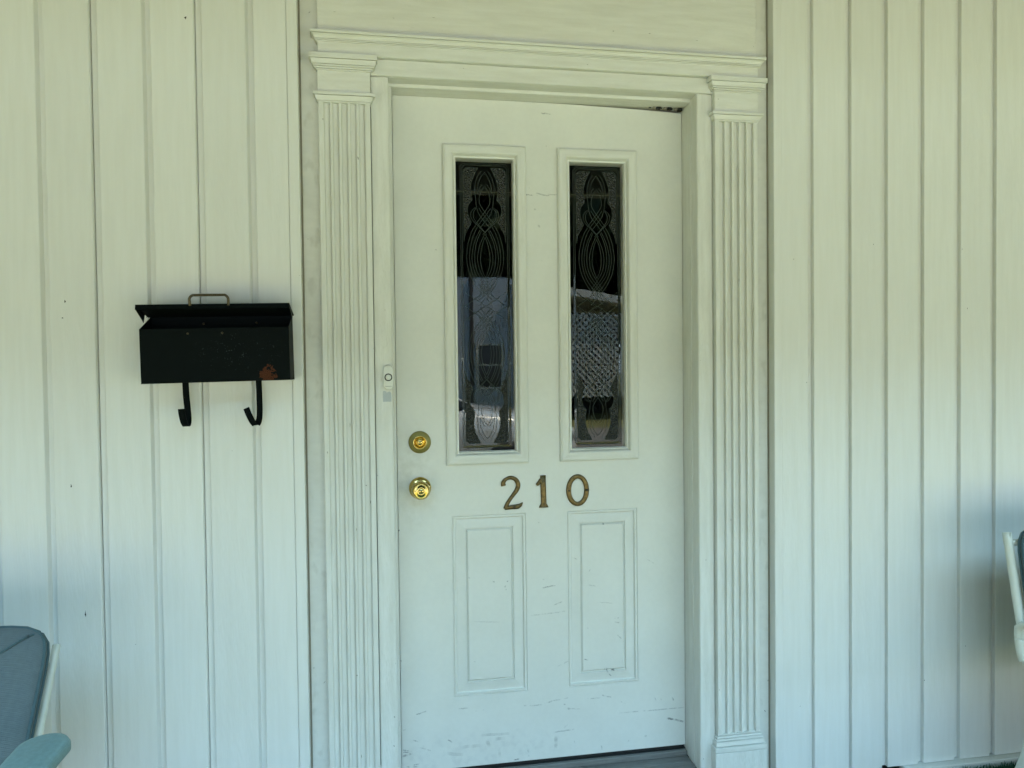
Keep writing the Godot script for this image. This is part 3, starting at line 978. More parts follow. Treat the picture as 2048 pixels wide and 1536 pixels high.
	st = begin()
	box(st, Vector3(0.002, yy + 0.0003, 0.001), Vector3(0.911, -0.0120, 0.016), 0.002)
	done("threshold_lip", st, M.threshold, s)

# chips and knocks in the old paint: x, y, z, half width, half height, tone, turn
const CHIPS := [
	[-0.2593, 1.4856, 0.1488, 0.0010, 0.0010, 0, 0.0],
	[-0.2533, 1.4856, 0.1488, 0.0008, 0.0008, 0, 0.0],
	[-0.2384, 1.5921, 0.1085, 0.0013, 0.0013, 1, 0.0],
	[-0.0975, 1.8153, 0.1325, 0.0021, 0.0056, 1, 0.1],
	[-0.0618, 1.2850, 0.1325, 0.0017, 0.0020, 1, 0.4],
	[-0.0782, 0.8528, 0.1325, 0.0013, 0.0063, 1, -0.2],
	[-0.0580, 0.9245, 0.1145, 0.0010, 0.0011, 0, 0.0],
	[-0.0892, 0.8999, 0.1325, 0.0028, 0.0017, 1, 0.0],
	[0.0017, 0.7543, 0.0665, 0.0018, 0.0035, 0, -0.3],
	[-0.1180, 0.7769, 0.1325, 0.0011, 0.0042, 1, 0.0],
	[-0.0150, 0.3818, 0.1145, 0.0010, 0.0010, 0, 0.0],
	[0.0019, 0.3693, 0.0665, 0.0015, 0.0018, 0, 0.0],
	[-0.0202, 0.2271, 0.1145, 0.0022, 0.0028, 1, 0.5],
	[-0.0228, 0.1431, 0.1145, 0.0017, 0.0035, 1, 0.4],
	[-0.2431, 0.3849, 0.1085, 0.0021, 0.0018, 1, 0.0],
	[-0.2144, 0.3418, 0.1085, 0.0011, 0.0049, 1, -0.6],
	[-0.1232, 0.3632, 0.1325, 0.0021, 0.0024, 1, 0.6],
	[-0.1144, 0.1310, 0.1325, 0.0015, 0.0063, 1, 0.1],
	[1.1077, 1.1474, 0.1135, 0.0018, 0.0015, 1, 0.0],
	[0.9196, 1.2420, 0.1145, 0.0008, 0.0008, 0, 0.0],
	[1.1391, 0.2354, 0.1135, 0.0018, 0.0028, 1, 0.0],
	[1.1286, 0.1396, 0.1135, 0.0011, 0.0049, 0, 0.7],
	[0.9677, 0.2280, 0.1325, 0.0011, 0.0021, 1, 0.0],
	[0.9221, 0.0088, 0.1145, 0.0014, 0.0014, 0, 0.0],
	[-0.1552, 2.2187, 0.1229, 0.0035, 0.0008, 1, 0.0],
	[0.1185, 2.2218, 0.1229, 0.0049, 0.0008, 1, 0.0],
	[0.0063, 2.2124, 0.1229, 0.0035, 0.0007, 1, 0.0],
	[0.2024, 2.0844, 0.1204, 0.0010, 0.0010, 0, 0.0],
	[-0.2241, 2.2189, 0.1085, 0.0014, 0.0042, 1, -0.7],
	[-0.1911, 1.9189, 0.1325, 0.0028, 0.0018, 1, 0.0],
	[-0.0617, 1.8620, 0.1145, 0.0024, 0.0028, 1, 0.5],
	[1.0942, 2.1997, 0.1229, 0.0014, 0.0011, 1, 0.0],
	[0.7615, 2.2180, 0.1229, 0.0042, 0.0011, 1, 0.0],
	[0.9109, 2.2064, 0.1229, 0.0042, 0.0007, 1, 0.0],
	[0.6488, 2.2178, 0.1229, 0.0028, 0.0017, 1, 0.0],
	[0.5650, 2.1099, 0.1358, 0.0024, 0.0017, 1, 0.0],
	[0.9735, 2.0309, 0.1335, 0.0024, 0.0014, 1, 0.0],
	[1.1556, 2.3079, 0.1488, 0.0008, 0.0008, 0, 0.0],
	[-0.1312, 1.0715, 0.1325, 0.0010, 0.0084, 1, 0.0],
	[1.0083, 0.7513, 0.1325, 0.0010, 0.0049, 1, 0.0],
	[1.0383, 1.4861, 0.1325, 0.0010, 0.0063, 1, 0.0],
	[0.9341, 0.6275, 0.1145, 0.0015, 0.0021, 1, 0.3],
	[-0.1938, 0.9962, 0.1325, 0.0014, 0.0035, 1, 0.0],
	[-0.0295, 1.3943, 0.1145, 0.0013, 0.0015, 1, 0.0],
]

func build_chips(s: Node3D) -> void:
	for h in CHIPS:
		var st := begin()
		var n := 11
		var c := Vector3(h[0], h[1], h[2] + 0.0002)
		var pts: Array = []
		for k in n:
			var a := TAU * k / n
			var q: float = 0.8 + 0.32 * sin(k * 2.7 + h[1] * 90.0) + 0.12 * sin(k * 5.1 + h[0] * 70.0)
			pts.append(c + Vector3(cos(a) * h[3] * q, sin(a) * h[4] * q, -0.0006).rotated(Vector3(0, 0, 1), h[6]))
		for k in n:
			tri(st, c, pts[k], pts[(k + 1) % n])
		done("paint_chip", st, M.dark if h[5] == 0 else M.chip, s)

func build_channels() -> void:
	# J-shaped trim that the siding ends run into
	for side in 2:
		var x0: float = [-0.2824, 1.1455][side]
		var x1: float = [-0.2546, 1.1705][side]
		var c := thing("siding_trim", ["narrow white trim strip ending the siding left of the door", "narrow white trim strip ending the siding right of the door"][side], "trim strip", Vector3.ZERO, "siding trim strips")
		var st := begin()
		box(st, Vector3(x0, FLOOR, Z_SIDING - 0.001), Vector3(x1, 2.60, Z_SIDING + 0.0035), 0.0012)
		done("face", st, M.siding1, c)
		st = begin()
		if side == 0:
			box(st, Vector3(x1 - 0.0016, FLOOR, 0.100), Vector3(x1 - 0.0004, 2.60, Z_SIDING - 0.0012))
		else:
			box(st, Vector3(x0 + 0.0004, FLOOR, 0.100), Vector3(x0 + 0.0016, 2.60, Z_SIDING - 0.0012))
		done("return", st, M.channel, c)
		st = begin()
		var g := thing_gap(side)
		box(st, Vector3(g.x, FLOOR, 0.090), Vector3(g.y, 2.60, 0.1085 + side * 0.0058))
		done("caulk", st, M.grime, c)

func thing_gap(side: int) -> Vector2:
	return Vector2(-0.2559, -0.2500) if side == 0 else Vector2(1.1405, 1.1458)

# ------------------------------------------------------------------ small things on the door and wall

func build_numbers() -> void:
	var k := 0.001527 / 10.24
	var at := func(x: float, y: float) -> Vector3: return Vector3(x, y, 0)
	# each numeral is drawn about its own origin
	var origin := [Vector3(0.3485, 0.8400, 0.0), Vector3(0.4470, 0.8410, 0.0), Vector3(0.5585, 0.8405, 0.0)]
	var words := ["brass numeral two screwed to the white door", "brass numeral one between the two and the zero", "tarnished brass numeral zero on the white door"]
	for i in 3:
		var t := thing("house_number", words[i], "house number", origin[i], "brass house numbers")
		var st := begin(true)
		var holes: Array = []
		if i == 0:
			var c := Vector2(340, 478)
			var path: Array = []
			for q in [[172, 322], [166, 262], [205, 200], [275, 165], [350, 162], [425, 200], [472, 275], [474, 352], [440, 430], [380, 510], [310, 600], [250, 690], [215, 770], [205, 800]]:
				path.append(Vector3((q[0] - c.x) * k, (c.y - q[1]) * k, 0))
			stroke(st, resample(path, 48), [92 * k, 74 * k, 60 * k, 66 * k, 74 * k, 82 * k, 84 * k, 82 * k, 74 * k, 66 * k, 62 * k, 64 * k, 72 * k, 76 * k], 0.0003, 0.0036, 0.0026)
			path = []
			for q in [[190, 790], [270, 778], [360, 770], [450, 765], [515, 740], [556, 700], [566, 682]]:
				path.append(Vector3((q[0] - c.x) * k, (c.y - q[1]) * k, 0))
			stroke(st, resample(path, 24), [60 * k, 72 * k, 74 * k, 82 * k, 88 * k, 60 * k, 14 * k], 0.00035, 0.0036, 0.0024)
			holes = [Vector2((465 - c.x) * k, (c.y - 365) * k), Vector2((390 - c.x) * k, (c.y - 768) * k)]
		elif i == 1:
			var c := Vector2(1000, 440)
			stroke(st, [at.call((1005 - c.x) * k, (c.y - 105) * k), at.call((1008 - c.x) * k, (c.y - 300) * k), at.call((1013 - c.x) * k, (c.y - 520) * k), at.call((1016 - c.x) * k, (c.y - 690) * k), at.call((1016 - c.x) * k, (c.y - 735) * k), at.call((1016 - c.x) * k, (c.y - 776) * k)], [102 * k, 102 * k, 100 * k, 98 * k, 150 * k, 182 * k], 0.0003, 0.0036, 0.0026)
			var path: Array = []
			for q in [[872, 306], [890, 285], [930, 245], [965, 190]]:
				path.append(Vector3((q[0] - c.x) * k, (c.y - q[1]) * k, 0))
			stroke(st, resample(path, 12), [50 * k, 66 * k, 70 * k, 64 * k], 0.00035, 0.0034, 0.0023)
			holes = [Vector2((1006 - c.x) * k, (c.y - 232) * k), Vector2((1018 - c.x) * k, (c.y - 700) * k)]
		else:
			var path: Array = []
			for s in 65:
				var a := TAU * s / 64.0
				path.append(Vector3(cos(a) * 195 * k, sin(a) * 290 * k, 0))
			stroke(st, path, [92 * k, 80 * k, 92 * k, 80 * k, 92 * k], 0.0003, 0.0036, 0.0018)
			holes = [Vector2(-192 * k, 0), Vector2(192 * k, 0)]
		done("numeral", st, M.brass_old, t)
		for h in holes:
			st = begin(true)
			lathe(st, [Vector2(0.0034, 0.0040), Vector2(0.0034, 0.0064), Vector2(0.0026, 0.0066), Vector2(0.0001, 0.0062)], Vector3(h.x, h.y, 0), 16)
			done("screw", st, M.dark, t)

func stadium(hw: float, hh: float, n := 14) -> Array:
	var p: Array = []
	for i in n + 1:
		var a := PI * i / n
		p.append(Vector2(cos(a) * hw, hh - hw + sin(a) * hw))
	for i in n + 1:
		var a := PI + PI * i / n
		p.append(Vector2(cos(a) * hw, -(hh - hw) + sin(a) * hw))
	return p

func build_bell() -> void:
	var t := thing("doorbell", "small white rounded doorbell button stuck to the door casing", "doorbell", Vector3(-0.0232, 1.2029, Z_CASING))
	var st := begin(true)
	var rings := [[0.0146, 0.0352, 0.0005], [0.0146, 0.0352, 0.0125], [0.0141, 0.0347, 0.0145], [0.0131, 0.0337, 0.0156], [0.0118, 0.0324, 0.0160]]
	for i in range(rings.size() - 1):
		var a := stadium(rings[i][0], rings[i][1])
		var b := stadium(rings[i + 1][0], rings[i + 1][1])
		for k in a.size():
			var k2 := (k + 1) % a.size()
			quad(st, Vector3(a[k].x, a[k].y, rings[i][2]), Vector3(a[k2].x, a[k2].y, rings[i][2]), Vector3(b[k2].x, b[k2].y, rings[i + 1][2]), Vector3(b[k].x, b[k].y, rings[i + 1][2]))
	var f := stadium(rings[-1][0], rings[-1][1])
	for k in range(1, f.size() - 1):
		tri(st, Vector3(f[0].x, f[0].y, 0.016), Vector3(f[k].x, f[k].y, 0.016), Vector3(f[k + 1].x, f[k + 1].y, 0.016))
	done("case", st, M.plastic, t)
	st = begin(true)
	lathe(st, [Vector2(0.0081, 0.0158), Vector2(0.0079, 0.0172), Vector2(0.0001, 0.0175)], Vector3(0, 0.0005, 0), 32)
	done("button", st, M.plastic, t)
	st = begin(true)
	lathe(st, [Vector2(0.0109, 0.0158), Vector2(0.0107, 0.0168), Vector2(0.0083, 0.0168), Vector2(0.0081, 0.0158)], Vector3(0, 0.0005, 0), 32)
	done("ring", st, M.dark, t)
	st = begin()
	box(st, Vector3(-0.0095, -0.0252, 0.0158), Vector3(0.0090, -0.0243, 0.0163))
	done("slot", st, M.dark, t)
	# scrap of old adhesive tape under the bell
	var tp := begin()
	var edge := [Vector2(-0.0386, 1.1335), Vector2(-0.0310, 1.1342), Vector2(-0.0155, 1.1338), Vector2(-0.0150, 1.1460), Vector2(-0.0158, 1.1585), Vector2(-0.0200, 1.1630), Vector2(-0.0285, 1.1600), Vector2(-0.0330, 1.1650), Vector2(-0.0380, 1.1640), Vector2(-0.0392, 1.1480)]
	var z := Z_CASING + 0.0006
	for k in range(edge.size()):
		var p: Vector2 = edge[k]
		var q: Vector2 = edge[(k + 1) % edge.size()]
		tri(tp, Vector3(-0.027, 1.148, z), Vector3(p.x, p.y, z), Vector3(q.x, q.y, z))
		quad(tp, Vector3(p.x, p.y, z - 0.0005), Vector3(q.x, q.y, z - 0.0005), Vector3(q.x, q.y, z), Vector3(p.x, p.y, z))
	var o := done("tape_scrap", tp, M.tape, self)
	tag(o, "small grey scrap of old tape below the doorbell", "tape")

func build_mailbox() -> void:
	var t := thing("mailbox", "black metal wall mailbox with open lid and two paper hooks", "mailbox", Vector3(-0.460, 1.20, Z_SIDING + 0.003))
	t.rotation_degrees.z = 0.9
	var hw := 0.1825
	var dp := 0.100
	var hf := 0.1375
	var hb := 0.172
	var th := 0.0012
	# body: back, sides that slope up to the back, front, bottom
	var st := begin()
	box(st, Vector3(-hw, 0, 0), Vector3(hw, hb + 0.006, th))
	done("back_plate", st, M.black, t)
	st = begin()
	uv_on = true
	uv_rect = Rect2(-hw, 0, hw * 2, hf)
	box(st, Vector3(-hw, 0, dp - th), Vector3(hw, hf, dp))
	uv_on = false
	done("front_plate", st, M.black_front, t)
	st = begin()
	box(st, Vector3(-hw - 0.001, -th, 0.0), Vector3(hw + 0.001, -0.0001, dp + 0.001), 0.0004)
	done("bottom_plate", st, M.black, t)
	for s in [-1.0, 1.0]:
		st = begin()
		var xa: float = s * hw
		var xb: float = s * (hw - th)
		var pr := [Vector2(0.0013, 0.0), Vector2(dp - 0.0013, 0.0), Vector2(dp - 0.0013, hf), Vector2(0.0013, hb)]
		along_x(st, pr, min(xa, xb), max(xa, xb))
		done("side_plate", st, M.black, t)
	for s in [-1.0, 1.0]:
		for yv in [0.155, 0.03]:
			st = begin(true)
			lathe(st, [Vector2(0.0032, 0.0012), Vector2(0.0030, 0.0026), Vector2(0.0001, 0.0034)], Vector3(s * 0.068 + 0.02, yv, 0.0), 12)
			done("screw", st, M.steel, t)
	for s in [-1.0, 1.0]:
		st = begin(true)
		lathe(st, [Vector2(0.0030, 0.0), Vector2(0.0028, 0.0010), Vector2(0.0001, 0.0016)], Vector3(s * 0.042 - 0.025, hf - 0.013, dp), 12)
		done("rivet", st, M.steel, t)
	# lid, hinged on the back and propped open
	var lid := group_node("lid", t)
	lid.position = Vector3(0, hb + 0.001, 0.002)
	lid.rotation_degrees.x = -13.0
	var lw := hw + 0.0045
	var ld := 0.110
	st = begin()
	box(st, Vector3(-lw, 0, 0), Vector3(lw, th, ld))
	done("lid_plate", st, M.black, lid)
	st = begin()
	box(st, Vector3(-lw, -0.012, ld - th), Vector3(lw, -0.0001, ld))
	done("lid_lip", st, M.black, lid)
	for s in [-1.0, 1.0]:
		st = begin()
		var xa: float = s * lw
		var xb: float = s * (lw - th)
		var pr := [Vector2(0.030, -0.0001), Vector2(0.040, -0.026), Vector2(0.050, -0.022), Vector2(ld - th, -0.010), Vector2(ld - th, -0.0001)]
		along_x(st, pr, min(xa, xb), max(xa, xb))
		done("lid_flange", st, M.black, lid)
	st = begin()
	box(st, Vector3(-0.063, -0.0095, ld + 0.0002), Vector3(0.043, -0.001, ld + 0.0014), 0.0005)
	done("handle_plate", st, M.black, lid)
	st = begin(true)
	var hp: Array = []
	for q in [[-0.056, -0.004, 0.0015], [-0.0565, 0.006, 0.006], [-0.0555, 0.0135, 0.010], [-0.049, 0.0198, 0.012], [-0.038, 0.0205, 0.012], [-0.008, 0.0205, 0.012], [0.022, 0.0205, 0.012], [0.031, 0.0198, 0.012], [0.037, 0.0135, 0.010], [0.0375, 0.006, 0.006], [0.037, -0.004, 0.0015]]:
		hp.append(Vector3(q[0], q[1], ld + q[2]))
	tube(st, resample(hp, 40), 0.0034, 10)
	done("handle", st, M.steel, lid)
	# flat steel hooks for a newspaper
	st = begin(true)
	var h1: Array = []
	for q in [[-0.093, 0.004, 0.030], [-0.092, -0.035, 0.031], [-0.089, -0.075, 0.034], [-0.087, -0.100, 0.040], [-0.0865, -0.112, 0.052], [-0.087, -0.113, 0.068], [-0.089, -0.100, 0.082], [-0.091, -0.080, 0.088], [-0.0915, -0.068, 0.090]]:
		h1.append(Vector3(q[0], q[1], q[2]))
	bar(st, resample(h1, 36), Vector3.RIGHT, 0.0080, 0.0022)
	done("hook", st, M.black, t)
	st = begin(true)
	var h2: Array = []
	for q in [[0.0925, 0.004, 0.030], [0.0930, -0.035, 0.031], [0.0930, -0.080, 0.033], [0.0915, -0.105, 0.038], [0.0870, -0.118, 0.050], [0.0800, -0.112, 0.062], [0.0720, -0.092, 0.072], [0.0660, -0.072, 0.078]]:
		h2.append(Vector3(q[0], q[1], q[2]))
	bar(st, resample(h2, 36), Vector3(0.86, 0, -0.5).normalized(), 0.0078, 0.0022)
	done("hook", st, M.black, t)

# ------------------------------------------------------------------ chairs

func cushion(st: SurfaceTool, b: Basis, o: Vector3, hw: float, hh: float, th: float) -> void:
	var nu := 22
	var nv := 22
	for face in [1.0, -1.0]:
		for i in nu:
			for j in nv:
				var v: Array = []
				for q in [[0, 0], [1, 0], [1, 1], [0, 1]]:
					var u: float = sin(PI * 0.5 * (float(i + q[0]) / nu * 2.0 - 1.0))
					var w: float = sin(PI * 0.5 * (float(j + q[1]) / nv * 2.0 - 1.0))
					# rounded corners in plan
					var k: float = max(abs(u), abs(w))
					var p := Vector2(u, w)
					if k > 0.0:
						var l := pow(pow(abs(u / k), 9.0) + pow(abs(w / k), 9.0), 1.0 / 9.0)
						p = p / l
					var bulge: float = pow(max(0.0, (1.0 - pow(abs(u), 12.0)) * (1.0 - pow(abs(w), 12.0))), 0.45)
					var soft: float = 0.62 + 0.38 * (1.0 - u * u) * (1.0 - w * w) + 0.03 * sin(u * 7.0 + w * 3.0)
					v.append(o + b * Vector3(p.x * hw, p.y * hh, face * (th * 0.12 + th * 0.40 * bulge * soft)))
				if face > 0:
					quad(st, v[0], v[1], v[2], v[3])
				else:
					quad(st, v[3], v[2], v[1], v[0])
	# side band
	var ring: Array = []
	for s in 80:
		var a := TAU * s / 80.0
		var d := Vector2(cos(a), sin(a))
		var l := pow(pow(abs(d.x), 9.0) + pow(abs(d.y), 9.0), 1.0 / 9.0)
		ring.append(d / l)
	for s in 80:
		var p: Vector2 = ring[s]
		var q: Vector2 = ring[(s + 1) % 80]
		var z := th * 0.12
		quad(st, o + b * Vector3(p.x * hw, p.y * hh, -z), o + b * Vector3(q.x * hw, q.y * hh, -z), o + b * Vector3(q.x * hw, q.y * hh, z), o + b * Vector3(p.x * hw, p.y * hh, z))

func piping(st: SurfaceTool, b: Basis, o: Vector3, hw: float, hh: float, z: float, r: float) -> void:
	var pts: Array = []
	for s in 81:
		var a := TAU * s / 80.0
		var d := Vector2(cos(a), sin(a))
		var l := pow(pow(abs(d.x), 9.0) + pow(abs(d.y), 9.0), 1.0 / 9.0)
		d = d / l
		pts.append(o + b * Vector3(d.x * hw, d.y * hh, z))
	tube(st, pts, r, 6, false)

# side = x of the inner side rail; out = direction the chair extends away from the door
func build_chair(label: String, rail_x: float, out: float, top: Vector2, lean: float, rad: float, thick: float, arm_y: float, padded: bool) -> void:
	var width := 0.56
	var cx := rail_x + out * width * 0.5
	var t := thing("patio_chair", label, "chair", Vector3(cx, FLOOR, 0), "porch chairs")
	var hw := width * 0.5
	var ty := top.x - FLOOR
	var seat_y := 0.33
	var tz := top.y
	var seat_z := tz + (ty - seat_y) * lean
	var st := begin(true)
	# back rails run down into the rear legs
	for s in [-1.0, 1.0]:
		st = begin(true)
		var pts: Array = [Vector3(s * hw, ty, tz), Vector3(s * hw, lerp(ty, seat_y, 0.5), lerp(tz, seat_z, 0.5)), Vector3(s * hw, seat_y, seat_z), Vector3(s * hw, seat_y * 0.5, seat_z - 0.03), Vector3(s * hw, 0.006, seat_z - 0.10)]
		tube(st, resample(pts, 24), rad, 12)
		done("back_rail", st, M.frame_white, t)
		st = begin(true)
		pts = [Vector3(s * hw, seat_y, seat_z), Vector3(s * hw, seat_y + 0.01, seat_z + 0.25), Vector3(s * hw, seat_y + 0.02, seat_z + 0.48)]
		tube(st, resample(pts, 12), rad, 12)
		done("seat_rail", st, M.frame_white, t)
		# arm that loops off the back rail, runs forward and turns down into the front leg
		var ay := arm_y - FLOOR
		var az: float = tz + (ty - ay) * lean
		if padded:
			st = begin(true)
			arm_pad(st, Vector3(s * (hw + 0.075), ay, az + 0.125))
			done("armrest", st, M.fabric_arm, t)
			st = begin(true)
			tube(st, resample([Vector3(s * hw, seat_y, seat_z + 0.02), Vector3(s * (hw + 0.09), seat_y + 0.01, seat_z + 0.05), Vector3(s * (hw + 0.075), ay - 0.06, az + 0.24), Vector3(s * (hw + 0.075), ay + 0.002, az + 0.27)], 16), rad, 10)
			tube(st, [Vector3(s * (hw + 0.075), ay + 0.002, az + 0.46), Vector3(s * (hw + 0.11), 0.006, az + 0.48)], rad, 10)
			done("arm", st, M.frame_white, t)
			continue
		st = begin(true)
		pts = [Vector3(s * (hw + 0.008), ay - 0.055, az + 0.004), Vector3(s * (hw + 0.012), ay - 0.02, az + 0.002), Vector3(s * (hw + 0.012), ay, az + 0.018), Vector3(s * (hw + 0.012), ay + 0.004, az + 0.06), Vector3(s * (hw + 0.015), ay + 0.01, az + 0.25), Vector3(s * (hw + 0.012), ay + 0.005, az + 0.42), Vector3(s * (hw + 0.008), ay - 0.05, az + 0.47), Vector3(s * hw, ay * 0.5, az + 0.46), Vector3(s * hw, 0.006, az + 0.46)]
		tube(st, resample(pts, 48), rad * 0.82, 12)
		done("arm", st, M.frame_white, t)
		st = begin(true)
		pts = [Vector3(s * (hw + 0.010), ay - 0.045, az + 0.006), Vector3(s * (hw + 0.009), ay - 0.08, az + 0.012), Vector3(s * (hw + 0.006), ay - 0.105, az + 0.018)]
		tube(st, resample(pts, 8), rad * 1.08, 12)
		done("arm_sleeve", st, M.frame_white, t)
	st = begin(true)
	tube(st, [Vector3(-hw, ty - 0.03, tz + 0.03 * lean), Vector3(hw, ty - 0.03, tz + 0.03 * lean)], rad * 0.8, 12)
	done("top_rail", st, M.frame_white, t)
	st = begin(true)
	tube(st, [Vector3(-hw, seat_y, seat_z), Vector3(hw, seat_y, seat_z)], rad * 0.8, 12)
	done("cross_rail", st, M.frame_white, t)
	# cushions
	var up := Vector3(0, 1, -lean).normalized()
	var n := Vector3.RIGHT.cross(up)
	var b := Basis(Vector3.RIGHT, up, n)
	var ch := (ty - seat_y) / up.y * 0.5
	var chw := hw + (0.008 if padded else -0.008)
	var centre := Vector3(0, (ty + seat_y) * 0.5 + (0.032 if padded else 0.014), (tz + seat_z) * 0.5) + n * (thick * 0.5 + rad * (1.0 if padded else 0.2))
	st = begin(true)
	cushion(st, b, centre, chw, ch, thick)
	var cu := done("back_cushion", st, M.fabric, t)
	st = begin(true)
	piping(st, b, centre, chw, ch, thick * 0.13, 0.0042)
	piping(st, b, centre, chw, ch, -thick * 0.13, 0.0042)
	for sx in [-1.0, 1.0]:
		var seam: Array = []
		for k in 9:
			var e: float = lerp(0.97, 0.60, k / 8.0)
			var bulge: float = pow(max(0.0, (1.0 - pow(e, 12.0)) * (1.0 - pow(e, 12.0))), 0.45)
			var soft: float = 0.62 + 0.38 * (1.0 - e * e) * (1.0 - e * e) + 0.03 * sin(sx * e * 7.0 + e * 3.0)
			var corner := 1.0 if e < 0.9 else 0.93
			seam.append(centre + b * Vector3(sx * e * corner * chw, e * corner * ch, thick * 0.12 + thick * 0.40 * bulge * soft))
		tube(st, seam, 0.0026, 6, false)
	done("piping", st, M.fabric_dark, cu)
	st = begin(true)
	var b2 := Basis(Vector3.RIGHT, Vector3(0, 0.05, 1).normalized(), Vector3(0, -1, 0.05).normalized())
	var c2 := Vector3(0, seat_y + thick * 0.5 + rad, seat_z + 0.27)
	cushion(st, b2, c2, chw - 0.01, 0.24, thick)
	cu = done("seat_cushion", st, M.fabric, t)
	st = begin(true)
	piping(st, b2, c2, chw - 0.01, 0.24, -thick * 0.13, 0.0042)
	done("piping", st, M.fabric_dark, cu)

func arm_pad(st: SurfaceTool, o: Vector3) -> void:
	# paddle-shaped pad with rounded ends lying along z
	var out: Array = []
	for i in 25:
		var a := PI * i / 24.0
		out.append(Vector2(cos(a) * 0.048, 0.06 - sin(a) * 0.05))
	for i in 13:
		var a := PI + PI * i / 12.0
		out.append(Vector2(cos(a) * 0.042, 0.40 - sin(a) * 0.04))
	var levels := [[0.88, 0.0], [1.0, 0.006], [1.0, 0.018], [0.92, 0.026], [0.7, 0.030]]
	var mid := Vector2(0, 0.23)
	for l in range(levels.size() - 1):
		for k in out.size():
			var k2 := (k + 1) % out.size()
			var v: Array = []
			for e in [[k, l], [k2, l], [k2, l + 1], [k, l + 1]]:
				var p: Vector2 = mid + (out[e[0]] - mid) * Vector2(levels[e[1]][0], lerp(1.0, levels[e[1]][0], 0.25))
				v.append(o + Vector3(p.x, levels[e[1]][1], p.y))
			quad(st, v[0], v[1], v[2], v[3])
	for k in range(out.size()):
		var k2 := (k + 1) % out.size()
		var pa: Vector2 = mid + (out[k] - mid) * Vector2(0.7, 0.925)
		var pb: Vector2 = mid + (out[k2] - mid) * Vector2(0.7, 0.925)
		tri(st, o + Vector3(mid.x, 0.031, mid.y), o + Vector3(pa.x, 0.030, pa.y), o + Vector3(pb.x, 0.030, pb.y))

# ------------------------------------------------------------------ setting

func slab(called: String, lo: Vector3, hi: Vector3, mat: Material) -> MeshInstance3D:
	var st := begin()
	box(st, lo, hi)
	return structure(called, st, mat)

